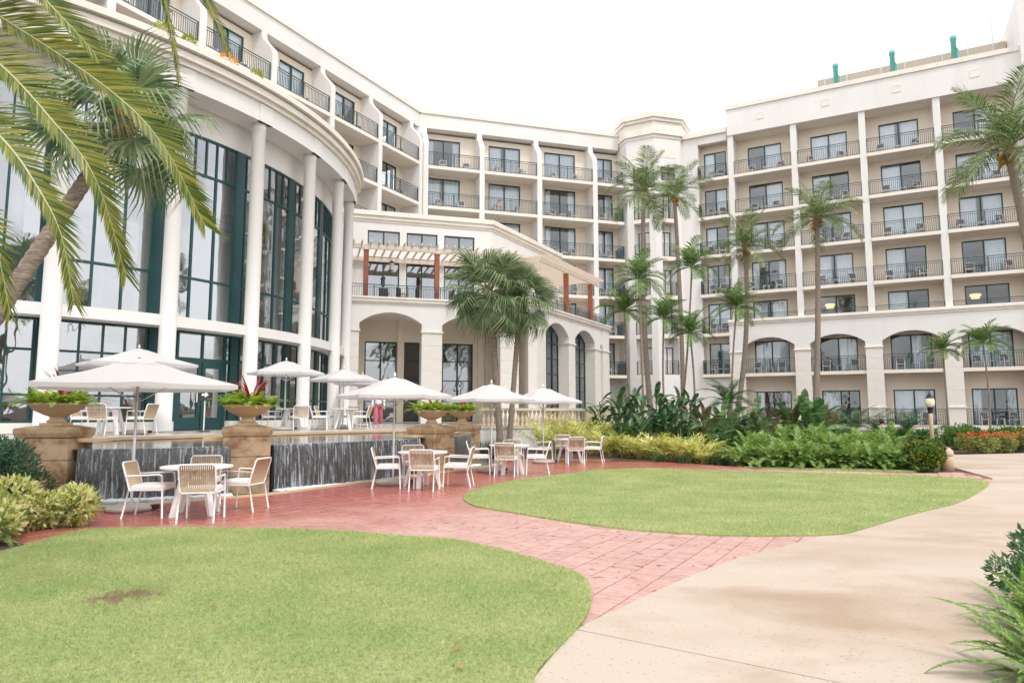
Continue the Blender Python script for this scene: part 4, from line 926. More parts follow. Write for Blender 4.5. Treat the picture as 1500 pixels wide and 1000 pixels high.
def pool(name):
    m, t, b = newmat(name); b.inputs['Base Color'].default_value = (.02, .03, .033, 1); b.inputs['Roughness'].default_value = .04; b.inputs['Specular IOR Level'].default_value = .7
    tc = N(t, 'ShaderNodeTexCoord'); n1 = N(t, 'ShaderNodeTexNoise', Scale=3.2, Detail=4.); t.links.new(tc.outputs['Object'], n1.inputs['Vector'])
    bp = N(t, 'ShaderNodeBump', Strength=.18, Distance=.05); t.links.new(n1.outputs['Fac'], bp.inputs['Height']); t.links.new(bp.outputs[0], b.inputs['Normal']); return m
m_pool = pool('pool_water')
lipline = [p for f, _ in FALLS for p in f]
lip_s = crom([(-18, 10.4)]+lipline+[(-1.1, 22.6), (-1.3, 24.6), (-1.7, 26.2)], 3, False)
struct(MB().sheet(lip_s + [(p[0], p[1]) for p in TE[::-1]], LIPZ-.012).build('upper_pool_water', m_pool), 'still dark pool behind the cascade lips')
struct(MB().sheet([(p[0], p[1]) for p in COPE] + lip_s[::-1], -.012).build('lower_pool_water', m_pool), 'narrow dark basin below the cascades')
for fi, (line, lab) in enumerate(FALLS):
    L = [Vector((p[0], p[1])) for p in crom(line, 8, False)]
    t = T('cascade', lab, 'cascade', (L[0].x, L[0].y, 0)); O = Vector((L[0].x, L[0].y))
    loc = [p-O for p in L]; moss = fi == 3
    MB().prism(strip(loc, -.3, 0), -.5, LIPZ-.02).build('wall', m_moss if moss else m_granite, t)
    ds = [0]
    for i in range(1, len(loc)): ds.append(ds[-1]+(loc[i]-loc[i-1]).length)
    # water sheet
    nx, nz = int(ds[-1]/.04), 10; vs = []; uvs = []; fs = []
    for i in range(nx+1):
        q = ds[-1]*i/nx; j = max(k for k in range(len(ds)) if ds[k] <= q+1e-9); j = min(j, len(ds)-2); f = (q-ds[j])/(ds[j+1]-ds[j])
        p = loc[j].lerp(loc[j+1], f); d = (loc[j+1]-loc[j]).normalized(); n = Vector((d.y, -d.x))
        ph = math.sin(i*1.7)*.5+math.sin(i*.61+2)*.5
        for k in range(nz+1):
            v = k/nz; o_ = -.22 if k == 0 else .015+.10*math.sqrt(v)+.02*ph*v
            z = LIPZ+.004 if k <= 1 else LIPZ-(LIPZ+.02)*((v-.1)/.9)**1.15
            vs.append((p.x+n.x*o_, p.y+n.y*o_, z)); uvs.append((q/2.2, v*1.0))
    for i in range(nx):
        for k in range(nz): a = i*(nz+1)+k; fs.append((a, a+1, a+nz+2, a+nz+1))
    mm = MB().add(vs, fs).mesh('water_sheet', m_fallm if moss else m_fall, True); ul = mm.uv_layers.new(name='UVMap')
    for lp in mm.loops: ul.data[lp.index].uv = uvs[lp.vertex_index]
    link('water_sheet', mm, t)
    fo = MB(); R = random.Random(fi)
    for i in range(int(ds[-1]*110)):
        q = R.random()*ds[-1]; j = min(max(k for k in range(len(ds)) if ds[k] <= q), len(ds)-2); p = loc[j].lerp(loc[j+1], (q-ds[j])/(ds[j+1]-ds[j])); d = (loc[j+1]-loc[j]).normalized(); n = Vector((d.y, -d.x))
        c = p+n*(.1+abs(R.gauss(0, .11))); r = R.uniform(.03, .08); fo.lathe([(r*.6, -.02), (r, 0), (r*.8, r*.35), (r*.3, r*.5)], 7, (c.x, c.y, -.012))
    fo.build('foam', m_foam, t, True)['kind'] = 'stuff'
# pedestals with urns
PEDS = [((-8.58, 12.95), 7, 'first'), ((-5.52, 14.35), 22, 'second'), ((-2.22, 18.95), 58, 'third'), ((-1.62, 22.3), 72, 'fourth')]
m_fern = leafmat('boston_fern', [(.14, .27, .03), (.28, .42, .06), (.46, .54, .12)], .5, .35)
m_red = leafmat('bromeliad_red', [(.22, .012, .025), (.35, .03, .045), (.16, .02, .03)], .4, .25)
def strap(m, base, az_, el, L, w, bend, n=6):
    """arching strap leaf"""
    p = Vector(base); a = el; h = Vector((math.cos(az_), math.sin(az_), 0)); s = Vector((-h.y, h.x, 0)); vs = []; fs = []
    for i in range(n+1):
        t = i/n; ww = w*(.55+1.2*t if t < .35 else .97*(1-((t-.35)/.65)**2)**.8)+.0015
        up = Vector((0, 0, 1))*math.cos(a)-h*math.sin(a)
        vs += [p-s*ww+up*ww*.35, p, p+s*ww+up*ww*.35]
        p = p+(h*math.cos(a)+Vector((0, 0, 1))*math.sin(a))*(L/n); a -= bend/n
    for i in range(n): b = 3*i; fs += [(b, b+1, b+4, b+3), (b+1, b+2, b+5, b+4)]
    m.add(vs, fs)
# ---- pinnate leaf along any 3-D curve
def pinnate(m, pts, ll, n, wid, ang=55, droop=.25, prof=None, vee=.25, rw=.012, seed=0, jitter=.12, two=True, up=None, short=1.):
    R = random.Random(seed); P = [Vector(p) for p in pts]
    ds = [0]
    for i in range(1, len(P)): ds.append(ds[-1]+(P[i]-P[i-1]).length)
    Lt = ds[-1]
    def ev(t):
        q = t*Lt; j = 0
        while j < len(ds)-2 and ds[j+1] < q: j += 1
        f = (q-ds[j])/(ds[j+1]-ds[j]); return P[j].lerp(P[j+1], f), (P[j+1]-P[j]).normalized()
    m.k = 1 if short < 1 else 0
    if rw: m.tube(P, [rw*(1-.85*i/(len(P)-1)) for i in range(len(P))], 4, False)
    m.k = 0; Z = Vector(up) if up is not None else Vector((0, 0, 1))
    for i in range(n):
        t = .1+.9*(i+.5)/n; p, tg = ev(t); s = tg.cross(Z)
        if s.length < .05: s = Vector((1, 0, 0))
        s.normalize(); nn = s.cross(tg).normalized()
        f = prof(t) if prof else math.sin(math.pi*min(1, .12+.88*t))**.6*.85+.15
        for sg in ((-1, 1) if two else (1,)):
            a = math.radians(ang*(1-.35*t))*(1+R.uniform(-jitter, jitter)); L = ll*f*(1+R.uniform(-.12, .12))*(short if sg > 0 else 1); a *= (.75 if sg > 0 and short < 1 else 1); ve = vee+R.uniform(-.12, .12)
            d = (tg*math.cos(a)+s*sg*math.sin(a)*math.cos(ve)+nn*math.sin(a)*math.sin(ve)).normalized()
            e = (d-Vector((0, 0, 1))*(droop*(1+R.uniform(-.4, .6)))).normalized()
            wv = tg*(wid*.5)
            q1 = p+d*L*.45; q2 = q1+e*L*.55
            m.add([p-wv*.5, p+wv*.5, q1+wv, q1-wv, q2], [(0, 1, 2, 3), (3, 2, 4)])
def arc_curve(L, el0, el1, n=9, side=0.):
    p = Vector((0, 0, 0)); o = [p.copy()]
    for i in range(n):
        t = (i+.5)/n; a = el0+(el1-el0)*t**1.2; p = p+Vector((math.cos(a)*math.cos(side*t), math.cos(a)*math.sin(side*t), math.sin(a)))*(L/n); o.append(p.copy())
    return o
fern_fr = []
for k, (L, e0, e1) in enumerate([(.5, 1.1, -.3), (.55, .8, -.7), (.45, 1.3, .2), (.6, .6, -.5)]):
    m = MB(); pinnate(m, arc_curve(L, e0, e1, 7, .2*(k-1)), .075, 22, .022, 75, .1, None, .1, .004, k); fern_fr.append(m)
def fern_clump(n, sc_, mat, seed, elmin=.3, spread=.0):
    """many small fronds in one foliage mesh"""
    R = random.Random(seed); o = MB()
    for i in range(n):
        f = R.choice(fern_fr); s = sc_*R.uniform(.7, 1.15); X = Matrix.Translation((R.uniform(-spread, spread), R.uniform(-spread, spread), 0)) @ Matrix.Rotation(R.uniform(0, 6.283), 4, 'Z') @ Matrix.Rotation(R.uniform(-.35, .25), 4, 'Y') @ Matrix.Scale(s, 4)
        o.add([X @ Vector(v) for v in f.v], f.f)
    return o.mesh('foliage', mat)
for k, ((x, y), rot, nm) in enumerate(PEDS):
    t = T('stone_pedestal', f'weathered tan sandstone pedestal, {nm} along the cascades from the variegated shrubs', 'pedestal', (x, y, 0), math.radians(rot)); a = .45; dz_ = (.11, .09, .0, .0)[k]; t.location.z = dz_
    for j, (z0, z1, e) in enumerate(((-.5, .22, .0), (.232, .62, .0), (.632, 1.02, .0))): MB().box(-a, a, -a, a, z0, z1).build('stone_block', m_stone, t)
    c = MB(); c.add([(s*(a+q), r*(a+q), z) for q, z in ((.0, 1.03), (.012, 1.04), (.035, 1.12), (.035, 1.2), (-.2, 1.25)) for s, r in ((-1,-1),(1,-1),(1,1),(-1,1))],
        [(3,2,1,0), (16,17,18,19)]+[(4*i+j, 4*i+(j+1)%4, 4*i+4+(j+1)%4, 4*i+4+j) for i in range(4) for j in range(4)])
    c.build('cap_stone', m_stone, t)
    MB().box(a-.02, a+.36, -.12, .5, .94, 1.0).build('ledge_stone', m_cop, t) if k in (0,) else MB().box(-a-.38, -a+.02, -.1, .5, .94, 1.0).build('ledge_stone', m_cop, t)
    u = T('bowl_urn', f'shallow tan stone bowl on the {nm} pedestal', 'urn', (x, y, 1.25+dz_), math.radians(rot), 'stone bowls on the pedestals')
    MB().box(-.2, .2, -.2, .2, 0, .05).build('plinth', m_urn, u); MB().lathe([(.15, .05), (.17, .08), (.12, .12), (.12, .16)], 20).build('stem', m_urn, u, True)
    MB().lathe([(.12, .16), (.22, .2), (.36, .27), (.46, .36), (.49, .385), (.5, .41), (.46, .415), (.42, .38), (.1, .37)], 32).build('bowl', m_urn, u, True)
    f = T('fern_plant', f'lime green fern spilling over the bowl on the {nm} pedestal', 'fern', (x, y, 1.62+dz_), rot, 'ferns in the stone bowls')
    link('foliage', fern_clump(150, 1.0, m_fern, k, spread=.3), f, None, None, (1.22, 1.22, .85))
    if k < 4:
        b = T('bromeliad', f'dark red spiky plant rising from the bowl on the {nm} pedestal', 'plant', (x+.05, y+.05, 1.62+dz_), 0, 'red spiky plants in the stone bowls'); R = random.Random(k+3)
        for q in range(13 if k < 3 else 7):
            m = MB(); strap(m, (0, 0, 0), q*2.4+R.random(), R.uniform(.75, 1.45), R.uniform(.7, .95)*(1 if k < 3 else .7), .027, R.uniform(.3, 1.0)); m.build('leaf', m_red, b)
# balustrade
bl = T('balustrade', 'cream stone balustrade with turned balusters along the terrace', 'balustrade', (-1.35, 30.9, 0), math.atan2(2.05, 6.6)); LB = 6.9
m_bal = M('balustrade_stone', (.70, .585, .44), .7, .1, 3, .2, 40)
MB().box(-.1, LB, -.16, .16, 1.68, 1.8).build('top_rail', m_bal, bl); MB().box(-.1, LB, -.17, .17, .88, 1.0).build('bottom_rail', m_bal, bl); MB().box(-.1, LB+.1, -.12, .25, -.1, .88).build('base_wall', m_white, bl)
bm_ = MB().lathe([(.075, 0), (.075, .05), (.05, .08), (.085, .22), (.09, .28), (.06, .4), (.04, .5), (.05, .56), (.075, .6), (.075, .68)], 10).mesh('baluster', m_bal, True)
for i in range(int(4.9/.2)): link('baluster', bm_, bl, (.1+i*.2, 0, 1.0))
MB().box(5.05, LB+.05, -.14, .14, 1.0, 1.68).build('solid_panel', m_bal, bl)

# ================================================================== FURNITURE
def chair_proto():
    t = T('dining_chair', 'white armchair with tan rope back', 'chair'); r = .0135
    for sy in (-1, 1):
        MB().tube([(.27, sy*.27, 0), (.25, sy*.265, .45), (.24, sy*.265, .63)], r, 7).build('leg', m_wht, t, True)
        MB().tube([(-.32, sy*.25, 0), (-.23, sy*.245, .44)], r, 7).build('leg', m_wht, t, True)
        MB().tube([(.24, sy*.265, .63), (.2, sy*.27, .65), (-.28, sy*.262, .63)], r, 7).build('armrest', m_wht, t, True)
    fr = MB().tube([(-.22, -.245, .40), (-.26, -.25, .55), (-.335, -.25, .8), (-.345, -.22, .835), (-.345, .22, .835), (-.335, .25, .8), (-.26, .25, .55), (-.22, .245, .40)], r, 7)
    fr.build('back_frame', m_wht, t, True)
    MB().tube([(-.23, -.25, .42), (.25, -.26, .42), (.25, .26, .42), (-.23, .25, .42), (-.23, -.25, .42)], r, 6).build('seat_frame', m_wht, t)
    b = MB()
    for i in range(17):
        y = -.225+.45*i/16; b.tube([(-.215, y, .43), (-.262, y, .55), (-.338, y, .82)], .0105, 5)
    b.build('rope_back', m_rope, t, True)
    c = MB(); P = [(-.2, .0), (.27, .0)]
    c.add([(x, y, z) for z, e in ((.425, .015), (.44, 0), (.475, 0), (.495, .03)) for x, y in ((-.21+e, -.245+e), (.265-e, -.25+e), (.265-e, .25-e), (-.21+e, .245-e))], [(3,2,1,0), (12,13,14,15)]+[(4*i+j, 4*i+(j+1)%4, 4*i+4+(j+1)%4, 4*i+4+j) for i in range(3) for j in range(4)])
    c.build('cushion', m_cush, t); return t
def table_proto():
    t = T('round_table', 'round white table', 'table')
    MB().lathe([(.5, .715), (.53, .72), (.535, .745), (.52, .75)], 40).build('tabletop', m_wht, t)
    for k in range(4):
        a = math.pi/4+k*math.pi/2; R = Matrix.Rotation(a, 4, 'Z'); m = MB()
        m.add([R @ Vector(p) for p in [(.36,-.045,0),(.42,-.045,0),(.42,.045,0),(.36,.045,0),(.15,-.05,.715),(.23,-.05,.715),(.23,.05,.715),(.15,.05,.715)]], [(0,3,2,1),(4,5,6,7),(0,1,5,4),(1,2,6,5),(2,3,7,6),(3,0,4,7)]); m.build('leg', m_wht, t)
    return t
ch0, ta0 = chair_proto(), table_proto(); used = [0, 0]
def put(proto, i, loc, rz, label, group):
    if not used[i]: used[i] = 1; o = proto; o.location = loc; o.rotation_euler = (0, 0, rz); o['label'] = label; o['group'] = group; return o
    return dup(proto, loc, rz, label, group)
SETS = [((-4.98, 10.95, .014), 15, 'plaza table by the first cascade', [(-.6, -.2, .12), (-.3, .85, -1.35), (.36, -.6, 1.75), (.55, .5, 3.0)]),
        ((-1.93, 14.95, .014), 40, 'plaza table by the long cascade', [(-.72, -.18, .15), (-.28, .75, -1.3), (.12, -.66, 1.5), (.75, .1, 3.05)]),
        ((-.07, 18.05, .014), 20, 'plaza table before the fan palms', [(-.78, .05, .05), (-.08, -.62, 1.45), (.72, .0, 3.1), (.1, .75, -1.5)]),
        ((1.85, 22.2, .014), 30, 'plaza table by the ginger bed', [(-.8, .1, -.1), (.12, -.68, 1.6), (.78, .1, 2.9), (-.15, .75, -1.6)]),
        ((-11.05, 18.9, 1.0), 10, 'terrace table behind the first pedestal', [(-.75, .1, 0.), (.15, -.62, 1.6), (.75, .2, 3.0)]),
        ((-7.85, 24.4, 1.0), 30, 'terrace table behind the second pedestal', [(-.75, .2, -.1), (.42, -.45, 2.1), (.95, .25, .2)]),
        ((-6.2, 25.4, 1.0), 0, 'terrace table beside the walking person', [(-.75, .1, 0.), (.1, .8, -1.6), (.62, .05, 3.1)])]
for (tx, ty, tz), rot, nm, chs in SETS:
    WH = ['on the umbrella side of', 'with its back to the cascade at', 'with its back to the lawn at', 'opposite the umbrella side of'] if tz < .5 and 'first' in nm or 'long' in nm else ['on the umbrella side of', 'with its back to the lawn at', 'opposite the umbrella side of', 'with its back to the planting at'] if tz < .5 else ['on the column side of', 'with its back to the pool at', 'on the portico side of']
    put(ta0, 1, (tx, ty, tz), math.radians(rot), 'round white '+nm, 'round white café tables')
    for k, (dx, dy, a) in enumerate(chs): put(ch0, 0, (tx+dx, ty+dy, tz), a, 'rope-back chair '+WH[k]+' the '+nm, 'rope-back chairs at the tables')
def umbrella(loc, rad, zed, zap, rot, label, lean=0.):
    t = T('patio_umbrella', label, 'umbrella', loc, rot, 'white patio umbrellas'); R6 = [math.pi/3*k for k in range(6)]
    b = MB(); b.lathe([(.36, 0), (.38, .03), (.37, .07), (.2, .105), (.06, .115)], 28).build('base', m_conc, t, True); MB().box(.34, .44, -.06, .06, .02, .09).build('base_handle', m_black, t)
    MB().tube([(0, 0, .1), (0, 0, zap+.03)], .023, 10).build('pole', m_metal, t, True); MB().lathe([(.012, zap+.02), (.03, zap+.05), (.02, zap+.1), (.005, zap+.13)], 10).build('finial', m_wht, t)
    c = MB(); rings = [(.22, zap-.03), (.5*rad, zap-(zap-zed)*.53), (rad, zed)]
    n = 6; vs = []; sub = 4
    for ri, (r, z) in enumerate(rings):
        for k in range(6):
            for q in range(sub):
                f = q/sub; a0, a1 = R6[k], R6[k]+math.pi/3; p = Vector((math.cos(a0), math.sin(a0), 0))*(1-f)+Vector((math.cos(a1), math.sin(a1), 0))*f
                sag = -.035*math.sin(math.pi*f)*(r/rad); inn = 1-.03*math.sin(math.pi*f)*(ri == 2); vs.append((p.x*r*inn, p.y*r*inn, z+sag+(.018*(ri == 2))*math.sin(math.pi*f)))
    m_ = 6*sub; fs = [(ri*m_+k, ri*m_+(k+1) % m_, (ri+1)*m_+(k+1) % m_, (ri+1)*m_+k) for ri in range(2) for k in range(m_)]
    nv = len(vs); vs += [(v[0]*1.0, v[1]*1.0, v[2]-.07) for v in vs[2*m_:3*m_]]; fs += [(2*m_+k, 2*m_+(k+1) % m_, nv+(k+1) % m_, nv+k) for k in range(m_)]
    c.add(vs, fs); c.build('canopy', m_canvas, t)
    v = MB(); vs = [(0, 0, zap+.02)]+[(math.cos(a)*.36*rad/1.5, math.sin(a)*.36*rad/1.5, zap-.085) for a in R6]; v.add(vs, [(0, k+1, (k+1) % 6+1) for k in range(6)]); v.build('vent_flap', m_canvas, t)
    for a in R6:
        ca, sa = math.cos(a), math.sin(a); rb = MB().tube([(ca*.05, sa*.05, zap-.05), (ca*rad*.5, sa*rad*.5, zap-(zap-zed)*.53-.02), (ca*rad*.985, sa*rad*.985, zed-.015)], .009, 5).build('rib', m_wht, t)
        MB().tube([(ca*.04, sa*.04, zed-.28), (ca*rad*.52, sa*rad*.52, zap-(zap-zed)*.55-.02)], .008, 5).build('strut', m_metal, rb)
    return t
for loc, rad, ze, za, rt, lb in [
    ((-6.24, 11.4, .014), 1.66, 2.04, 2.47, .02, 'big white umbrella over the plaza table by the first cascade'),
    ((-2.66, 15.5, .014), 1.3, 1.97, 2.37, .1, 'white umbrella over the plaza table by the long cascade'),
    ((-.56, 18.7, .014), 1.22, 1.95, 2.35, .2, 'white umbrella before the trunks of the paired fan palms'),
    ((1.0, 22.0, .014), 1.25, 1.95, 2.37, .0, 'white umbrella at the yellow ginger bed'),
    ((-10.75, 19.6, 1.0), 1.6, 1.98, 2.42, .25, 'white terrace umbrella behind the first pedestal and before the doors'),
    ((-7.95, 24.0, 1.0), 1.33, 1.98, 2.4, .1, 'white terrace umbrella behind the red plant of the second pedestal'),
    ((-6.45, 26.2, 1.0), 1.3, 1.85, 2.25, .3, 'white terrace umbrella over the table beside the walking person'),
    ((-6.7, 30.6, 1.0), 1.3, 1.9, 2.3, .5, 'white terrace umbrella set back closest to the portico arches')]: umbrella(loc, rad, ze, za, rt, lb)
# sign on the terrace
s_ = T('direction_sign', 'black direction sign with white arrow on a slim white stand', 'sign', gp(296, 632, 1.0)+Vector((0, .1, 0)), math.atan2(9.6, 21.5)*.6)
MB().lathe([(.2, 0), (.2, .02), (.03, .03)], 16).build('base', m_black, s_); MB().tube([(0, 0, .02), (0, 0, .98)], .02, 8).build('pole', m_wht, s_)
MB().box(-.22, .22, -.015, .015, .95, 1.42).build('board', M('sign_board', (.03, .035, .045), .4), s_); MB().box(-.25, -.22, -.02, .02, .93, 1.45).build('side_rail', m_wht, s_)
m_ink = M('sign_white', (.85, .85, .85), .6, .01)
ar = MB().add([(-.1, -.019, 1.13), (.0, -.019, 1.13), (.0, -.019, 1.07), (.11, -.019, 1.165), (.0, -.019, 1.26), (.0, -.019, 1.2), (-.1, -.019, 1.2)], [(0, 1, 5, 6), (2, 3, 4)]); ar.build('arrow', m_ink, s_)
tx = MB()
for i in range(9): x = -.15+i*.034; tx.box(x, x+.008, -.0185, -.016, 1.33, 1.385); tx.box(x+.008, x+.024, -.0185, -.016, 1.33+.047*(i % 2), 1.338+.047*(i % 2)); tx.box(x+.018, x+.026, -.0185, -.016, 1.338, 1.37)
tx.build('lettering', m_ink, s_)
# counter inside the doors
t = T('service_counter', 'white service counter just inside the rotunda doors', 'counter', RC+pol(13.3, A0+DA*1.55), math.radians(A0+DA*1.55))
MB().box(-.3, .3, -1.1, 1.1, 1.0, 1.95).build('front', m_wht, t); MB().box(-.36, .36, -1.15, 1.15, 1.95, 2.0).build('worktop', m_terr, t)
# lamp post, bollard
p = gp(1366, 662); p = Vector((16.4, 26.9, 0))
t = T('lamp_post', 'garden lamp with cream globe on a tan post behind the ferns', 'lamp', p)
t.location.z = 0; t.scale = (.77, .77, .77); MB().lathe([(.1, 0), (.095, 1.9), (.07, 2.05)], 12).build('post', m_urn, t, True); MB().lathe([(.06, 2.0), (.1, 2.1), (.14, 2.3), (.16, 2.32), (.1, 2.34)], 12).build('neck', m_black, t)
MB().lathe([(.12, 2.34), (.21, 2.45), (.23, 2.6), (.2, 2.76), (.17, 2.8)], 16).build('globe', M('globe_glass', (.80, .74, .55), .3, .04), t, True); MB().lathe([(.18, 2.8), (.19, 2.84), (.1, 2.92), (.09, 3.0), (.03, 3.05), (.03, 3.15), (.005, 3.2)], 12).build('cap', m_black, t)
t = T('stone_bollard', 'short tan stone bollard where the path passes the fern bed', 'bollard', gp(1388, 689))
MB().lathe([(.17, -.05), (.16, .3), (.15, .42)], 10).build('shaft', m_urn, t, True); MB().lathe([(.17, .42), (.18, .46), (.16, .55), (.08, .63), (.0, .65)], 10, cap=False).build('head', m_urn, t, True)
# ================================================================== PALMS
m_coco = leafmat('coconut_frond', [(.07, .125, .045), (.14, .215, .08), (.25, .32, .14), (.42, .44, .24)], .42, .25)
m_areca = leafmat('areca_frond', [(.075, .15, .045), (.14, .24, .07), (.26, .34, .11)], .42, .28)
m_dark = leafmat('dark_palm_frond', [(.03, .075, .025), (.055, .115, .04), (.09, .16, .05)], .45, .2)
m_fan = leafmat('fan_palm_leaf', [(.075, .14, .06), (.14, .215, .095), (.24, .305, .16), (.38, .40, .25)], .45, .25)
m_date = leafmat('date_palm_frond', [(.055, .10, .02), (.12, .17, .03), (.22, .245, .045), (.40, .36, .08)], .38, .3)
m_husk = M('palm_husk', (.33, .19, .06), .9, .35, 8)
m_shaft = M('green_crownshaft', (.20, .27, .08), .5, .15, 5)
COCO = [(1.38, .75), (1.2, .2), (.95, -.35), (.7, -.75), (.4, -1.05), (.1, -1.25), (-.25, -1.35)]
def frond_set(name, mat, LL, n, wid, ang, droop, vee, bends, prof=None):
    o = []
    for k, (a, b) in enumerate(bends):
        for v in (0, 1):
            m = MB(); pinnate(m, arc_curve(1., a, b, 10, .25*(v*2-1)), LL, n, wid, ang, droop, prof, vee, .012, k*7+v); o.append((a, m.mesh(name, mat)))
    return o
coco_fr = frond_set('frond', m_coco, .33, 50, .017, 58, .42, .25, COCO)
areca_fr = frond_set('frond', m_areca, .34, 26, .034, 58, .35, .35, [(1.3, .5), (1.05, -.1), (.75, -.6), (.4, -1.0), (.0, -1.2)])
pyg_fr = frond_set('frond', m_dark, .26, 40, .012, 62, .25, .1, [(1.3, .3), (1.0, -.4), (.6, -.9), (.2, -1.2)])
def trunk_mesh(p0, p1, r0, r1, bow=(0, 0), rings=34, mat=None):
    """ringed tapering trunk from p0 to p1"""
    m = MB(); P = []; rr = []; p0, p1 = Vector(p0), Vector(p1)
    for i in range(rings*2+1):
        t = i/(rings*2); q = p0.lerp(p1, t); s = math.sin(math.pi*t); q = q+Vector((bow[0]*s, bow[1]*s, 0)); P.append(q)
        r = r0+(r1-r0)*t+max(0, .5*r0*(1-t*9)); rr.append(r*(1.07 if i % 2 else .96))
    m.tube(P, rr, 10); return m
def palm(name, label, base, top, flen, r0, r1, frs, nf, cat='palm tree', group=None, bow=(0, 0), bark=None, husk=True, seed=0, shaft=0., emin=-9):
    R = random.Random(seed); base = Vector(base); top = Vector(top)
    t = T(name, label, cat, base, 0, group); rel = top-base
    trunk_mesh((0, 0, -.1), rel, r0, r1, bow, max(8, int(rel.z*3.2))).build('trunk', bark or m_bark, t, True)
    if shaft: MB().lathe([(r1*1.15, 0), (r1*1.35, .15), (r1*.7, shaft)], 8, rel-Vector((0, 0, shaft*.4))).build('crownshaft', m_shaft, t, True); rel = rel+Vector((0, 0, shaft*.5))
    elif husk:
        h = MB()
        for q in range(26):
            a = R.uniform(0, 6.283); z = R.uniform(-.7, .1)*flen*.28; L = R.uniform(.2, .45)*flen*.4; p = rel+Vector((math.cos(a)*r1*.8, math.sin(a)*r1*.8, z)); d = Vector((math.cos(a)*.55, math.sin(a)*.55, R.uniform(-.9, .9)))
            h.tube([p, p+d*L*.5, p+d*L+Vector((0, 0, -.1*L))], [.05*flen*.4, .06*flen*.4, .008], 5)
        h.build('husk', m_husk, t)
    fr = sorted(frs, key=lambda f: -f[0]); els = [f for f in fr if f[0] > emin]
    for k in range(nf):
        f = els[min(len(els)-1, int(len(els)*(k+.5)/nf))]
        link('frond', f[1], t, rel, (R.uniform(-.15, .15), R.uniform(-.12, .12), k*2.39996+R.uniform(-.25, .25)), flen*R.uniform(.85, 1.1))
    return t
def at2(px, py, Y): return at(px, py, Y)
G_P = 'tall coconut palms before the hotel'
palm('coconut_palm', 'tall coconut palm before the corner tower with yellowing crown base', (7.05, 34.2, 0), at(943, 280, 34.2), 2.5, .15, .10, coco_fr, 17, group=G_P, seed=1, bow=(-.25, 0))
palm('coconut_palm', 'tall coconut palm behind the tower palm with its crown hung to one side', (9.6, 38.5, 0), at(988, 288, 38.5), 2.4, .14, .10, coco_fr, 15, group=G_P, seed=2, bow=(.1, 0))
palm('coconut_palm', 'coconut palm at the first arch, trunk leaning past the wing end pier', (11.65, 36.5, 0), at(1092, 362, 36.5), 2.35, .15, .10, coco_fr, 16, group=G_P, seed=3, bow=(.35, 0))
palm('coconut_palm', 'tall coconut palm standing between the first and second arches', (14.9, 34.0, 0), at(1197, 320, 34.), 2.4, .155, .11, coco_fr, 16, group=G_P, seed=4, bow=(.1, 0))
palm('coconut_palm', 'large coconut palm with a long hanging frond before the last bay of the arcaded wing', (17.2, 22.0, 0), at(1476, 218, 22.), 2.7, .17, .12, coco_fr, 17, group=G_P, seed=12, bow=(.25, 0))
G_S = 'slender palms in the planting bed'
for k, (px, py, Y, fl, bx_, lab) in enumerate([
    (1013, 402, 32, 1.45, 990, 'slender green palm with feathery round crown before the tower slots'),
    (1078, 462, 34, 1.55, 1070, 'slender green palm with drooping crown at the wing end pier'),
    (1012, 500, 31, 1.3, 1012, 'small dark palm with thin curved stem below the feathery round palm'),
    (936, 420, 29, 1.5, 940, 'arching palm with yellowing fronds beside the tall tower palm'),
    (915, 468, 30, 1.35, 930, 'bushy green palm at the end of the portico'),
    (972, 478, 31, 1.35, 975, 'bushy green palm just past the tall tower palm'),
    (1382, 522, 38, 1.25, 1386, 'young palm with light stem before the third pier of the arcaded wing'),
    (1441, 512, 37, 1.55, 1444, 'young palm with dark crown before the last arch of the arcaded wing')]):
    top = at(px, py, Y); bx = (bx_-750)/1000*Y
    palm('slender_palm', lab, (bx, Y, 0), top, fl, .055, .04, areca_fr, 19, group=G_S, seed=20+k, shaft=.7, bow=(rnd.uniform(-.15, .15), 0), emin=-.2)
palm('pygmy_date_palm', 'fine-leaved pygmy date palm behind the banana plants', (9.6, 30, 0), at(1066, 590, 30), 1.5, .09, .09, pyg_fr, 30, seed=40)
for k, (px, Y) in enumerate([(1250, 31), (1285, 33), (1225, 33), (1330, 32)]):
    palm('low_palm', ['low dark palm beside the person in dark clothes', 'low dark palm behind the person in dark clothes', 'low dark palm beyond the banana leaves', 'low dark palm beside the lamp post'][k], ((px-750)/1000*Y, Y, 0), at(px, 632, Y), 1.55, .1, .09, pyg_fr, 18, group='low dark palms by the arcade', seed=50+k)
# palms mirrored in the glass stand on the seaward side of the garden
for k, (x, y, h) in enumerate([(-7.5, -9, 9.5), (5.5, -12, 10), (-2.5, -16, 11), (-13, -5, 8), (12, -8, 10), (18, 2, 9)]):
    palm('coconut_palm', 'coconut palm on the seaward side of the lawn, seen only as a reflection', (x, y, 0), (x+.6, y, h), 2.9, .17, .12, coco_fr, 20, group='reflected palms on the seaward side', seed=70+k)
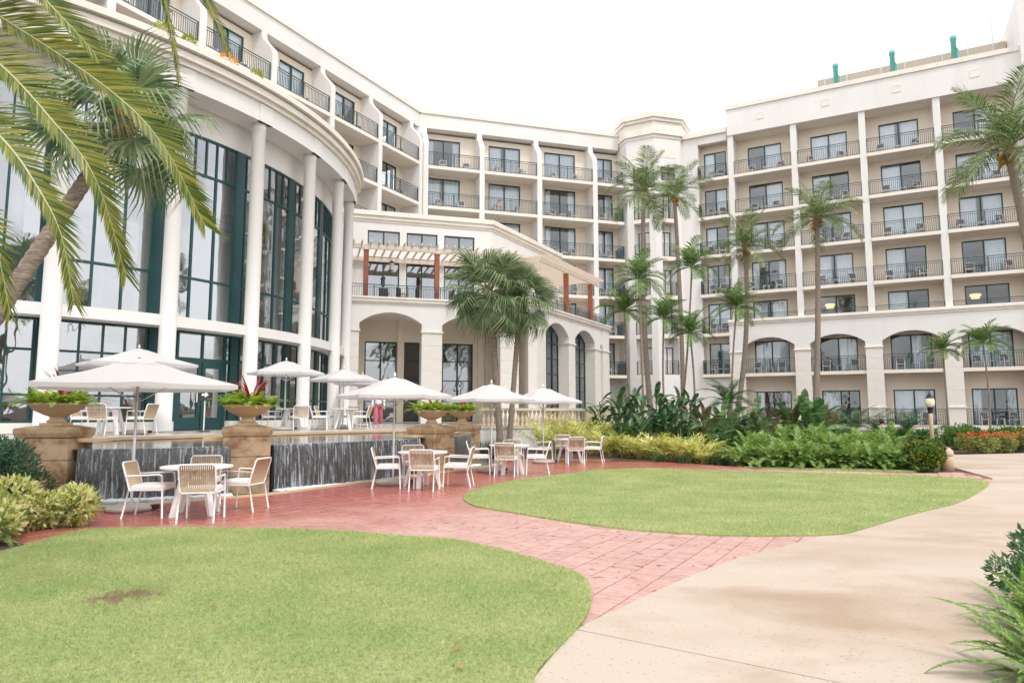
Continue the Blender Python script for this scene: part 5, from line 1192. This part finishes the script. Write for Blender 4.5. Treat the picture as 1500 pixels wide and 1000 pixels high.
# --- fan palms
def fan_leaf(mat, R_=1., nseg=34, span=3.9, pet=.9, seed=0, droopy=.35, split=.5):
    R = random.Random(seed); m = MB()
    m.tube([(0, 0, 0), (pet*.5, 0, .03), (pet, 0, 0)], [.022, .016, .012], 5)
    c = Vector((pet, 0, 0)); da = span/nseg
    for i in range(nseg):
        a = -span/2+da*(i+.5); L = R_*(.78+.22*math.cos(a*.5))*R.uniform(.92, 1.05)
        d = Vector((math.cos(a), math.sin(a), .12*abs(math.sin(a))-.05)); s = Vector((-math.sin(a), math.cos(a), 0)); z = Vector((0, 0, 1)); pl = .02*(1 if i % 2 else -1)
        r1 = split*L; w1 = math.tan(da/2)*r1*1.02; w2 = w1*.8
        p1 = c+d*r1; p2 = c+d*(r1+(L-r1)*.5)-z*(droopy*.25*L*R.uniform(.6, 1.3)); p3 = c+d*(r1+(L-r1)*R.uniform(.7, .85))-z*(droopy*L*R.uniform(.7, 1.4))
        m.add([c, p1-s*w1+z*pl, p1+s*w1+z*pl*-.5, p2-s*w2*.7, p2+s*w2*.7, p3], [(0, 2, 1), (1, 2, 4, 3), (3, 4, 5)])
    return m
fan_me = [fan_leaf(m_fan, 1., 36, 4.2, .85, k, .42+.12*(k % 3), .46).mesh('leaf', m_fan) for k in range(4)]
def fan_palm(label, base, top, rl, r0, r1, nl, seed, bow=(0, 0), bark=None, rings=None, emin=-1.15):
    R = random.Random(seed); base = Vector(base); rel = Vector(top)-base
    t = T('fan_palm', label, 'palm tree', base)
    trunk_mesh((0, 0, -.1), rel, r0, r1, bow, rings or int(rel.length*5)).build('trunk', bark or m_bark2, t, True)
    h = MB()
    for q in range(36):
        a = R.uniform(0, 6.283); z = R.uniform(-.75, .05); p = rel+Vector((math.cos(a)*r1*.7, math.sin(a)*r1*.7, z)); h.tube([p, p+Vector((math.cos(a)*.12, math.sin(a)*.12, .16)), p+Vector((math.cos(a)*.22, math.sin(a)*.22, .34))], [.05, .035, .015], 5)
    h.build('leaf_bases', m_husk, t)
    for k in range(nl):
        f = (k+.5)/nl; el = 1.35+(emin-1.35)*f**.85+R.uniform(-.12, .12)
        Q = Matrix.Translation(rel+Vector((0, 0, R.uniform(-.25, .1)))) @ Matrix.Rotation(k*2.39996+R.uniform(-.2, .2), 4, 'Z') @ Matrix.Rotation(-el, 4, 'Y') @ Matrix.Rotation(R.uniform(-.5, .5), 4, 'X') @ Matrix.Scale(rl*R.uniform(.85, 1.08), 4)
        o = link('leaf', fan_me[k % 4], t); o.matrix_local = Q
    return t
fan_palm('fuller fan palm of the pair before the portico, paler thicker trunk', (-.5, 30.0, 0), at(716, 424, 30), 1.32, .15, .12, 30, 1, (.05, 0))
fan_palm('darker-trunked fan palm of the pair before the portico', (-.15, 30.6, 0), at(762, 440, 30.6), 1.15, .13, .11, 24, 2, (.0, 0), m_bark)
fan_palm('leaning fan palm beside the glass rotunda', (-9.7, 10.3, 0), at(182, 178, 13.0), 1.1, .165, .12, 22, 5, (0, 0), m_bark2, 46, -.9)
# --- date palm whose fronds hang into view: trunk stands outside the frame
m_rach = M('pale_rachis', (.42, .42, .22), .5, .15, 12)
dp = T('date_palm', 'date palm with long yellow-green feather fronds hanging over the lawn', 'palm tree', (-6.6, 6.1, 0))
DB = Vector((-6.6, 6.1, 0)); DT = Vector((-6.5, 6.1, 6.1)); trunk_mesh((0, 0, -.1), DT-DB, .3, .25, (0, 0), 40).build('trunk', m_bark2, dp, True)
def dfrond(P, ll, n, seed, wid=.03, up=None, vee=.3):
    cv = [Vector(p)-DB for p in P]; pts = []
    for i in range(len(cv)-1):
        p0, p1, p2, p3 = cv[max(i-1, 0)], cv[i], cv[i+1], cv[min(i+2, len(cv)-1)]
        for k in range(6):
            t = k/6; pts.append(.5*((2*p1)+(p2-p0)*t+(2*p0-5*p1+4*p2-p3)*t*t+(3*p1-p0-3*p2+p3)*t**3))
    pts.append(cv[-1]); m = MB(); pinnate(m, pts, ll*1.08, int(n*2.2), wid*1.05, 50, .07, lambda t: min(1, .35+2.2*t)*(1-.5*max(0, t-.45)/.55), vee, .016, seed, .08, up=up, short=.6); m.build('frond', [m_date, m_rach], dp)
crown = DT
dfrond([crown, at(-60, -10, 5.9), at(0, 25, 5.7), at(160, 132, 5.6), at(240, 215, 5.6), at(300, 330, 5.7)], .46, 120, 1, up=(-.25, -.7, .66))
dfrond([crown, at(-90, 30, 5.6), at(0, 95, 5.4), at(75, 175, 5.3), at(140, 262, 5.3), at(185, 405, 5.4)], .44, 115, 2, up=(-.25, -.7, .66))
dfrond([crown, at(-120, 90, 5.3), at(0, 200, 5.0), at(55, 275, 4.95), at(90, 345, 4.95), at(108, 442, 5.0)], .42, 110, 3, up=(-.25, -.7, .66))
dfrond([crown, at(-70, -70, 5.4), at(20, -40, 5.4), at(90, 25, 5.35), at(140, 80, 5.4)], .42, 90, 4, up=(-.2, -.6, .75))
dfrond([crown, at(-40, -190, 6.4), at(120, -130, 6.4), at(225, -30, 6.4), at(252, 50, 6.4), at(263, 118, 6.4)], .34, 80, 5, up=(-.6, -.6, .4))
dfrond([crown, at(0, -240, 6.6), at(180, -180, 6.6), at(280, -40, 6.6), at(312, 20, 6.6), at(334, 74, 6.6)], .34, 80, 6, up=(-.6, -.6, .4))
dfrond([crown, at(-150, 160, 5.0), at(-60, 280, 4.7), at(-10, 350, 4.7), at(15, 460, 4.8)], .4, 90, 7, up=(-.25, -.7, .66))
for k in range(12):
    a = 2.0+k*.36; e0 = rnd.uniform(.2, 1.2); cv = [DT+Matrix.Rotation(a, 3, 'Z') @ q for q in arc_curve(3.2, e0, e0-1.5, 5)]; dfrond(cv, .45, 70, 30+k)

# ================================================================== SHRUBS AND BEDS
NTH = ['first', 'second', 'third', 'fourth', 'fifth', 'sixth', 'seventh', 'eighth', 'ninth', 'tenth']
def shrub(name, label, loc, rx, ry, h, n, sz, mat, seed, group=None, asp=.42, cat='shrub', lumps=7, stem=True):
    """rounded shrub: stems and a crown of single leaves spread through uneven lobes"""
    R = np.random.default_rng(seed); t = T(name, label, cat, loc, 0, group)
    ce = np.stack([R.uniform(-.6, .6, lumps)*rx, R.uniform(-.6, .6, lumps)*ry, R.uniform(.35, .78, lumps)*h], 1); ra = R.uniform(.32, .52, lumps)
    k = R.integers(0, lumps, n); d = R.normal(size=(n, 3)); d /= np.linalg.norm(d, axis=1)[:, None]
    rad = R.uniform(.5, 1.0, n)**.5
    c = ce[k]+d*(ra[k]*rad)[:, None]*np.array([rx, ry, h*.85]); c[:, 2] = np.clip(c[:, 2], .03, None)
    d[:, 2] += .35
    link('foliage', leafcloud(c, d, sz, mat, R, asp), t)
    if stem:
        s = MB()
        for q in ce: s.tube([(q[0]*.15, q[1]*.15, -.02), (q[0]*.6, q[1]*.6, q[2]*.6), tuple(q)], [.018, .012, .005], 5)
        s.build('stems', m_bark, t)
    return t
m_var = leafmat('variegated_leaf', [(.12, .22, .05), (.45, .48, .15), (.78, .74, .36), (.86, .80, .50)], .4, .38)
m_jun = leafmat('juniper_leaf', [(.03, .085, .05), (.06, .135, .075), (.11, .20, .10)], .5, .15)
m_crot = leafmat('croton_leaf', [(.025, .07, .02), (.05, .125, .03), (.10, .19, .04), (.45, .38, .04)], .35, .2)
m_green = leafmat('green_shrub_leaf', [(.05, .13, .025), (.10, .21, .04), (.18, .30, .06)], .4, .25)
m_ixo = leafmat('ixora_leaf', [(.10, .16, .03), (.26, .30, .08), (.50, .46, .20)], .4, .25)
m_redf = leafmat('red_flower', [(.55, .04, .02), (.7, .12, .03)], .6, .2)
m_ginger = leafmat('variegated_ginger', [(.24, .34, .06), (.48, .52, .12), (.74, .68, .26), (.84, .76, .42)], .4, .3)
m_ban = leafmat('banana_leaf', [(.06, .13, .045), (.12, .205, .08), (.22, .31, .14)], .32, .25)
m_banr = leafmat('bronze_banana_leaf', [(.10, .055, .035), (.14, .10, .05), (.12, .15, .06)], .35, .25)
m_bop = leafmat('bird_of_paradise_leaf', [(.03, .08, .035), (.055, .125, .05), (.11, .19, .075)], .3, .15)
m_ferng = leafmat('garden_fern', [(.10, .185, .045), (.20, .32, .08), (.36, .46, .145)], .5, .35)
GV = 'variegated shrubs beside the first pedestal'
shrub('variegated_shrub', 'yellow-green variegated shrub touching the red pavers', (-6.42, 9.72, 0), .5, .45, .55, 3000, .1, m_var, 1, GV)
shrub('variegated_shrub', 'taller yellow-green variegated shrub in the middle of its row', (-7.05, 9.4, 0), .6, .5, .6, 3800, .1, m_var, 2, GV)
shrub('variegated_shrub', 'yellow-green variegated shrub at the lawn edge beside the low fern', (-6.6, 8.95, 0), .5, .4, .42, 2400, .1, m_var, 3, GV)
shrub('variegated_shrub', 'yellow-green variegated shrub under the leaning palm trunk', (-7.9, 9.2, 0), .65, .5, .55, 3000, .1, m_var, 4, GV)
shrub('juniper_bush', 'dark green feathery bush before the first pedestal', (-7.95, 10.75, 0), .85, .6, 1.1, 8000, .075, m_jun, 5, None, .3, 'bush', 11)
t = T('fern_plant', 'light green fern at the lawn edge below the variegated shrubs', 'fern', (-6.45, 8.45, 0)); link('foliage', fern_clump(60, .75, m_ferng, 9, spread=.15), t)
shrub('croton_bush', 'dense dark green bush flecked yellow beside the stone bollard', gp(1352, 690), .75, .6, .78, 5200, .085, m_crot, 6, None, .5, 'bush')
for k, px in enumerate([1420, 1452, 1486, 1524]):
    Y = 27.2+k*.35; p = ((px-750)/1000*Y, Y, 0)
    t = shrub('flowering_hedge_shrub', ['cream and green shrub with red flowers, closest to the bollard', 'cream and green shrub with red flowers, second along the far path edge', 'cream and green shrub with red flowers, third along the far path edge', 'cream and green shrub with red flowers, last along the far path edge'][k], p, .75, .6, .72, 2600, .1, m_ixo, 60+k, 'red-flowered shrubs across the path', .5)
    R = np.random.default_rng(k); c = np.stack([R.uniform(-.6, .6, 90), R.uniform(-.5, .3, 90), R.uniform(.6, .8, 90)], 1); link('blooms', leafcloud(c, R.normal(size=(90, 3))+np.array([0, 0, 1.]), .09, m_redf, R, .8), t)['kind'] = 'stuff'
for k, (px, Y, h) in enumerate([(1395, 30, .95), (1432, 31, .9), (1475, 31, 1.05), (1515, 31, .9)]):
    shrub('green_shrub', ['light green shrub behind the bollard', 'low green shrub before the third pier of the arcaded wing', 'rounded green shrub before the last arch of the arcaded wing', 'green shrub beside the end block of the arcaded wing'][k], ((px-750)/1000*Y, Y, 0), 1.0, .7, h, 2600, .12, m_green, 30+k, 'green shrubs behind the red-flowered row')
# ferns along the far bed: three models, many plants
fm = [fern_clump(120, 1.75, m_ferng, 100+k, spread=.42) for k in range(3)]
FP = [(1090, 684.5), (1112, 680), (1128, 686.5), (1150, 682), (1165, 687.5), (1186, 683), (1200, 688), (1222, 683.5), (1236, 688.5), (1258, 684), (1272, 689), (1296, 686), (1308, 690), (1175, 677), (1215, 677), (1255, 677), (1140, 676), (1290, 679)]
for k, (px, py) in enumerate(FP):
    p = gp(px, py-3); rw_ = lambda y: 0 if y > 684 else 1 if y > 679 else 2
    no_ = sorted([q for q in FP if rw_(q[1]) == rw_(py)], key=lambda q: -q[0]).index((px, py))
    t = T('fern_plant', f'green fern in the {["front row at the grass strip", "middle row of the bed", "back row of the bed"][rw_(py)]}, {NTH[no_]} from the bollard', 'fern', p, k*1.3, 'ferns massed behind the grass strip')
    link('foliage', fm[k % 3], t, None, None, (1.0, 1.0, 1.15) if py > 684 else (1.15, 1.15, 1.5) if py > 679 else (1.3, 1.3, 1.75))
# yellow ginger clumps
def ginger_mesh(n, h, seed, ll=.36):
    R = random.Random(seed); m = MB()
    for i in range(n):
        a = R.uniform(0, 6.283); sp = R.uniform(0, .3); e = R.uniform(.85, 1.45)
        X = Matrix.Translation((math.cos(a)*sp, math.sin(a)*sp, 0)) @ Matrix.Rotation(a+R.uniform(-.6, .6), 4, 'Z'); s = MB(); pinnate(s, arc_curve(h*R.uniform(.7, 1.1), e, e-R.uniform(.5, 1.1), 6), ll, 8, .075, 48, .3, lambda t: .8, .25, .008, seed*50+i)
        m.add([X @ Vector(v) for v in s.v], s.f)
    return m.mesh('foliage', m_ginger)
gm = [ginger_mesh(46, 1.75, 1, .42), ginger_mesh(42, 1.45, 2, .4), ginger_mesh(34, .95, 3, .34), ginger_mesh(30, .8, 4, .32)]
GP = [(792, 655, 0), (822, 654, 0), (850, 655, 1), (880, 657, 1), (806, 661, 1), (838, 662, 1), (868, 664, 1), (905, 661, 1), (892, 668, 2), (918, 669, 2), (942, 671, 3), (962, 672, 2), (986, 674, 3), (1008, 676, 2), (1030, 678, 3), (930, 664, 2), (955, 666, 3)]
for k, (px, py, big) in enumerate(GP):
    no_ = sorted([q for q in GP if (q[2] < 2) == (big < 2)], key=lambda q: q[0]).index((px, py, big))
    t = T('ginger_plant', f'tall yellow-striped ginger, {NTH[no_]} from the balustrade towards the tower palm' if big < 2 else f'short yellow-leaved ginger along the paver edge, {NTH[no_]} from the last plaza table', 'plant', gp(px, py), k*.9, 'tall yellow ginger clumps' if big < 2 else 'short yellow ginger clumps'); link('foliage', gm[big], t)
# low dark tufts in front of the bed
for k, (px, py) in enumerate([(966, 676), (1000, 678.5), (1040, 680), (1058, 681), (1075, 682), (730, 657), (742, 658), (705, 660), (718, 657), (755, 657)]):
    p = gp(px, py)
    if k > 4: p = Vector(((px-750)/1000*27.5, 27.2+.4*(k % 3), 0))
    t = T('grass_tuft', 'dark green tuft at the paver edge of the ginger bed' if k < 5 else 'dark green tuft below the balustrade', 'plant', p, 0, 'dark tufts'); m = MB(); R = random.Random(k)
    for q in range(70): strap(m, (R.uniform(-.2, .2), R.uniform(-.2, .2), 0), R.uniform(0, 6.28), R.uniform(.7, 1.5), R.uniform(.25, .42)*(1 if k < 5 else 1.6), .008, R.uniform(.4, 1.3), 4)
    m.build('foliage', m_bop, t)
# bananas and bird of paradise: big single leaves
def paddle(L, w, bend, seed, fold=.25, tear=True):
    R = random.Random(seed); m = MB(); n = 12; p = Vector((0, 0, 0)); a = 0.; ctr = []; pet = .45*L
    m.tube([(0, 0, 0), (pet*.5, 0, .01), (pet, 0, 0)], [.028, .02, .014], 5); p = Vector((pet, 0, 0))
    for i in range(n+1):
        t = i/n; ww = w*.5*(math.sin(math.pi*min(1, .06+.94*t))**.55); d = Vector((math.cos(a), 0, math.sin(a))); up = Vector((-math.sin(a), 0, math.cos(a)))
        ctr.append((p.copy(), ww, up)); p = p+d*(L/n); a -= bend/n
    for sg in (-1, 1):
        for i in range(n):
            (p0, w0, u0), (p1, w1, u1) = ctr[i], ctr[i+1]; g = R.uniform(0, .25) if tear and R.random() < .45 else 0; dr = R.uniform(-.06, .06)
            e0 = p0+Vector((0, sg*w0, 0))+u0*(fold*w0+dr*w0); e1 = p1+Vector((0, sg*w1, 0))+u1*(fold*w1-dr*w1); e1 = e1.lerp(e0, g)
            m.add([p0, p1, e1, e0], [(0, 1, 2, 3) if sg > 0 else (3, 2, 1, 0)])
    return m
pads = {k: [paddle(1., .36, b, i).mesh('leaf', mt) for i, b in enumerate((.3, .7, 1.1))] for k, mt in (('g', m_ban), ('r', m_banr), ('b', m_bop))}
def banana(label, loc, h, n, L, seed, mix, stem_r=.05, group=None):
    R = random.Random(seed); t = T('banana_plant' if 'b' not in mix else 'bird_of_paradise', label, 'plant', loc, 0, group)
    for q in range(3 if 'b' not in mix else 8):
        a = R.uniform(0, 6.28); d = R.uniform(0, .3 if 'b' not in mix else .75); x, y = math.cos(a)*d, math.sin(a)*d; hh = h*R.uniform(.25, .55)
        MB().tube([(x, y, -.05), (x*1.2, y*1.2, hh)], [stem_r, stem_r*.6], 7).build('stem', m_shaft, t, True)
        for k in range(n):
            me = R.choice(pads[R.choice(mix)]); el = R.uniform(.25, 1.45)
            o = link('leaf', me, t); o.matrix_local = Matrix.Translation((x*1.2, y*1.2, hh*R.uniform(.6, 1))) @ Matrix.Rotation(R.uniform(0, 6.283), 4, 'Z') @ Matrix.Rotation(-el, 4, 'Y') @ Matrix.Rotation(R.uniform(-.6, .6), 4, 'X') @ Matrix.Scale(L*R.uniform(.7, 1.1), 4)
    return t
GB = 'banana plants in the bed'
for k, (px, Y, h, n, L, mix, lab) in enumerate([
    (1030, 23.5, 2.0, 5, 1.05, 'rgg', 'bronze-leaved banana plant beside the yellow ginger'),
    (1062, 25, 2.6, 5, 1.25, 'ggg', 'tall green banana plant in the middle of the bed'),
    (1105, 24, 2.1, 5, 1.1, 'ggr', 'banana plant with green and bronze leaves behind the ferns'),
    (1145, 25.5, 2.3, 5, 1.2, 'rgg', 'banana plant with one upright bronze leaf'),
    (1190, 25, 2.1, 6, 1.25, 'ggg', 'pale green banana plant with wide spread leaves'),
    (1225, 26, 2.0, 5, 1.15, 'ggr', 'banana plant beside the low dark palms')]):
    banana(lab, ((px-750)/1000*Y, Y, 0), h*1.05, n+3, L*.78, 200+k, mix, group=GB)
for k, (px, Y, h, lab) in enumerate([(905, 28, 3.3, 'tall bird of paradise at the end of the balustrade'), (932, 27, 2.6, 'dark bird of paradise beside the tall tower palm'), (962, 28, 2.9, 'dense dark bird of paradise behind the tall tower palm'), (990, 28, 2.6, 'dark bird of paradise beside the bronze banana'), (918, 26, 1.5, 'low bird of paradise behind the yellow ginger'), (978, 26.5, 1.9, 'bird of paradise behind the short yellow ginger')]):
    banana(lab, ((px-750)/1000*Y, Y, 0), h*1.5, 6, .62, 300+k, 'b', .03, 'birds of paradise in the bed')
for k, (px, py) in enumerate([(890, 660), (935, 664), (978, 672), (1322, 655), (1460, 655)]):
    b = T('cordyline', ['dark red cordyline at the end of the balustrade', 'dark red cordyline beside the tall tower palm', 'dark red cordyline among the short yellow ginger', 'small red cordyline beside the lamp post', 'small red cordyline before the last arch'][k], 'plant', gp(px, py)+Vector((0, .4, 0)), 0, 'red cordylines in the bed'); R = random.Random(k+30)
    for q in range(14): m = MB(); strap(m, (0, 0, .15), q*2.4, R.uniform(.7, 1.5), R.uniform(.45, .75), .04, R.uniform(.2, .8)); m.build('leaf', m_red, b)
    MB().tube([(0, 0, -.02), (0, 0, .3)], .02, 6).build('stem', m_bark, b)
# near corner: fern and glossy shrub beside the path
nf_me = []
for k, (e0, e1) in enumerate([(1.25, .25), (.95, -.2), (.7, -.5), (.5, -.2)]):
    m = MB(); pinnate(m, arc_curve(1., e0, e1, 10, .2), .1, 52, .026, 76, .06, lambda t: (1-t**2.2)*.95+.05, .12, .005, k, .06); nf_me.append(m.mesh('frond', m_ferng))
for k, (x, y, s, n) in enumerate([(3.25, 4.1, .72, 80), (3.85, 4.95, .7, 60), (2.95, 3.5, .6, 70), (3.9, 4.2, .8, 60)]):
    t = T('fern_plant', ['large sword fern reaching over the concrete path edge', 'sword fern below the glossy shrub', 'low sword fern spreading in front of the large one', 'sword fern behind the large one, away from the path'][k], 'fern', (x, y, 0), 0, 'sword ferns at the path corner'); R = random.Random(k)
    for q in range(n): link('frond', nf_me[q % 4], t, (R.uniform(-.14, .14), R.uniform(-.14, .14), 0), (R.uniform(-.25, .25), R.uniform(-.3, .2), R.uniform(0, 6.283)), s*R.uniform(.7, 1.1))
m_gloss = leafmat('glossy_leaf', [(.045, .11, .045), (.085, .18, .07), (.15, .25, .11)], .3, .15)
shrub('glossy_shrub', 'dark glossy-leaved shrub beside the path behind the sword fern', (4.25, 5.75, 0), .34, .34, .44, 1100, .06, m_gloss, 91, None, .55)
shrub('glossy_shrub', 'second dark glossy-leaved shrub, just beyond the first', (4.75, 5.9, 0), .45, .45, .6, 1300, .08, m_gloss, 92, None, .55)
# fallen leaves on the lawn
for k, (px, py) in enumerate([(305, 889), (415, 822), (510, 838), (676, 947), (671, 973), (143, 799), (373, 845), (505, 789), (875, 708), (1160, 775)]):
    p = gp(px, py, .06); m = MB(); strap(m, (0, 0, 0), k*1.3, .2, .07, .016, .5, 4); o = m.build('fallen_leaf', m_husk); o.location = p; tag(o, 'small dry brown leaf lying on the mown grass', 'leaf', 'dry leaves on the lawns')

# ================================================================== PEOPLE
def skin_mesh(name, joints, edges, mat, parent, sub=2):
    me = bpy.data.meshes.new(name); me.from_pydata([j[:3] for j in joints], edges, []); me.materials.append(mat); o = link(name, me, parent)
    sk = o.modifiers.new('skin', 'SKIN'); sk.use_smooth_shade = True
    for i, v in enumerate(me.skin_vertices[0].data): r = joints[i][3]; v.radius = (r, r*(joints[i][4] if len(joints[i]) > 4 else 1)); v.use_root = (i == 0)
    s = o.modifiers.new('sub', 'SUBSURF'); s.levels = s.render_levels = sub
    return o
def person(label, loc, rz, top, bottom, hair, pose='walk', wide=False, lean=0.):
    t = T('person', label, 'person', loc, rz)
    if pose == 'sit':
        P = [(0, 0, .5), (0, -.04, .72), (0, -.06, .98), (0, -.05, 1.08), (0, -.03, 1.2), (.1, .05, .5), (.12, .42, .5), (.12, .46, .1), (.12, .58, .05), (-.1, .05, .5), (-.12, .42, .5), (-.12, .5, .12), (-.12, .62, .06), (.2, -.05, .95), (.26, .05, .7), (.2, .3, .62), (-.2, -.05, .95), (-.26, .05, .7), (-.2, .3, .62)]
    else:
        st = .22 if pose == 'walk' else .03
        P = [(0, 0, .93), (0, lean*.4, 1.15), (0, lean, 1.38), (0, lean*1.15, 1.48), (0, lean*1.3+.02, 1.6), (.09, 0, .9), (.1, st*.6, .5), (.1, st*.8, .08), (.1, st*.8+.15, .04), (-.09, 0, .9), (-.1, -st*.3, .5), (-.1, -st, .1), (-.1, -st+.14, .04), (.19, lean, 1.36), (.24, lean-.05, 1.1), (.25, lean+.06, .84), (-.19, lean, 1.36), (-.24, lean+.04, 1.1), (-.25, lean+.12, .84)]
    rad = [.13, .12, .13, .055, .095, .09, .07, .045, .035, .09, .07, .045, .035, .055, .042, .032, .055, .042, .032]
    Ed = [(0, 1), (1, 2), (2, 3), (3, 4), (0, 5), (5, 6), (6, 7), (7, 8), (0, 9), (9, 10), (10, 11), (11, 12), (2, 13), (13, 14), (14, 15), (2, 16), (16, 17), (17, 18)]
    skin_mesh('body', [p+(r*.92,) for p, r in zip(P, rad)], Ed, m_skin, t)
    rem = [0, 1, 2, 13, 14, 15, 16, 17, 18]; ix = {a: i for i, a in enumerate(rem)}
    def shorten(i):
        if i in (15, 18): a, b = Vector(P[i-1]), Vector(P[i]); q = a.lerp(b, .85); return (q.x, q.y, q.z)
        if i == 0 and pose == 'walk': return (P[0][0], P[0][1], P[0][2]-.06)
        return P[i]
    skin_mesh('shirt', [shorten(i)+(rad[i]*(1.35 if i == 0 and pose == 'walk' else 1.16),) for i in rem], [(ix[a], ix[b]) for a, b in Ed if a in ix and b in ix], top, t)
    leg = [0, 5, 6, 7, 9, 10, 11]; jx = {a: i for i, a in enumerate(leg)}
    skin_mesh('trousers', [(P[i][0], P[i][1], P[i][2]-(.1 if i == 0 else 0))+(rad[i]*((1.0 if i == 0 else 1.14) if i in (0, 5, 9) else (1.5 if wide else 1.25)),) for i in leg], [(jx[a], jx[b]) for a, b in Ed if a in jx and b in jx], bottom, t)
    h = Vector(P[4]); MB().lathe([(.0, .13), (.06, .12), (.1, .07), (.11, .0), (.105, -.06), (.07, -.1)], 14, (h.x, h.y-.025, h.z+.02), False).build('hair', hair, t, True)
    for sx in (1, -1):
        e = 15 if sx > 0 else 18; w0 = Vector(P[e-1]).lerp(Vector(P[e]), .9); d = (Vector(P[e])-Vector(P[e-1])).normalized(); m = MB(); s = Vector((0, 1, 0)) if abs(d.y) < .8 else Vector((1, 0, 0)); s = (s-d*s.dot(d)).normalized()
        m.tube([w0, w0+d*.05, w0+d*.1], [.028, .036, .03], 7)
        for f in range(4): b = w0+d*.095+s*((f-1.5)*.017); m.tube([b, b+d*(.045+.008*(f in (1, 2))), b+d*.075+Vector((-sx*.012, 0, 0))], [.0095, .009, .006], 5)
        b = w0+d*.04+s*.03; m.tube([b, b+s*.025+d*.03, b+s*.03+d*.06], [.011, .01, .007], 5); m.build('hand', m_skin, t, True)
    for i in (8, 12):
        a = Vector(P[i-1]); b = Vector(P[i]); MB().tube([a+Vector((0, -.06, -.03)), a+Vector((0, .06, -.03)), b+Vector((0, .04, -.01))], [.045, .055, .035], 8).build('shoe', m_wht if wide else m_black, t, True)
    return t
c_w = M('white_blouse', (.80, .80, .84), .85, .05, 10); c_p = M('pink_trousers', (.52, .13, .17), .85, .08, 10); c_g = M('green_shirt', (.015, .22, .17), .8, .08, 8); c_d = M('dark_clothes', (.03, .05, .055), .85, .1, 8); c_s = M('pale_summer_clothes', (.62, .5, .44), .85, .08, 8)
person('person in white blouse and pink trousers walking on the terrace', (-5.65, 29.0, .99), math.pi+.15, c_w, c_p, M('light_brown_hair', (.3, .17, .08), .6, .2, 30), 'walk', True)
person('person in dark green clothes sitting low among the palms', (16.7, 31.0, -.02), 2.9, c_d, c_d, m_hair, 'sit')
o = MB().lathe([(.2, 0), (.22, .05), (.19, .36), (.2, .4)], 12).build('garden_stool', m_urn); o.location = (16.7, 31.0, -.01); tag(o, 'low round stone stool under the person among the palms', 'stool')
pr = RC+pol(12.55, A0+DA*1.52); person('person in green shirt leaning at the counter inside the rotunda doors', (pr.x, pr.y, 1.0), math.radians(A0+DA*1.5-90), c_g, c_d, m_hair, 'stand', False, .28)
MC = Matrix.Translation(PB) @ Matrix.Rotation(THETA(73.5), 4, 'Z')
q = MC @ Vector((5.75, .95, 16.43)); person('person in pale clothes sitting on a fifth-floor balcony above the portico', q, THETA(73.5)+math.pi-.6, c_s, c_s, M('fair_hair', (.45, .3, .14), .6, .2, 30), 'sit')
# understorey filling the bed behind the bananas
m_under = leafmat('understorey_leaf', [(.03, .08, .02), (.06, .14, .035), (.12, .21, .06)], .4, .2)
for k, (px, Y, h) in enumerate([(885, 29.5, 1.0), (925, 30, 1.2), (965, 30, 1.3), (1005, 29, 1.2), (1040, 29, 1.3), (1085, 29, 1.2), (1130, 29, 1.2), (1175, 30, 1.2), (1215, 29, 1.1), (1255, 28.5, .9), (1300, 28.5, .8), (1335, 29, .8), (1110, 24.5, .8), (1065, 23, .7), (1155, 23.5, .8), (1010, 24, .7)]):
    shrub('understorey_shrub', f'dark leafy shrub {["at the balustrade end", "beside the tower palm", "between the birds of paradise", "behind the bronze banana", "behind the tall banana", "below the pygmy date palm", "behind the middle bananas", "behind the pale banana", "beside the last banana", "before the seated person", "between stool and lamp post", "at the lamp post foot", "between two bananas", "at the tall banana foot", "under the upright bronze leaf", "at the bronze banana foot"][k]}', ((px-750)/1000*Y, Y, 0), 1.0, .6, h, 1900, .16, m_under, 400+k, 'dark shrubs filling the bed', .4)

for k, (x, y) in enumerate([(6.6, 6.3), (7.6, 7.6), (8.7, 8.9), (10.2, 10.4), (6.4, 4.4), (6.3, 2.6)]):
    shrub('green_shrub', f'rounded green shrub in the seaward bed beside the path, {NTH[k]} of its row', (x, y, 0), .8, .7, .8, 1500, .11, m_green, 500+k, 'green shrubs beside the path')
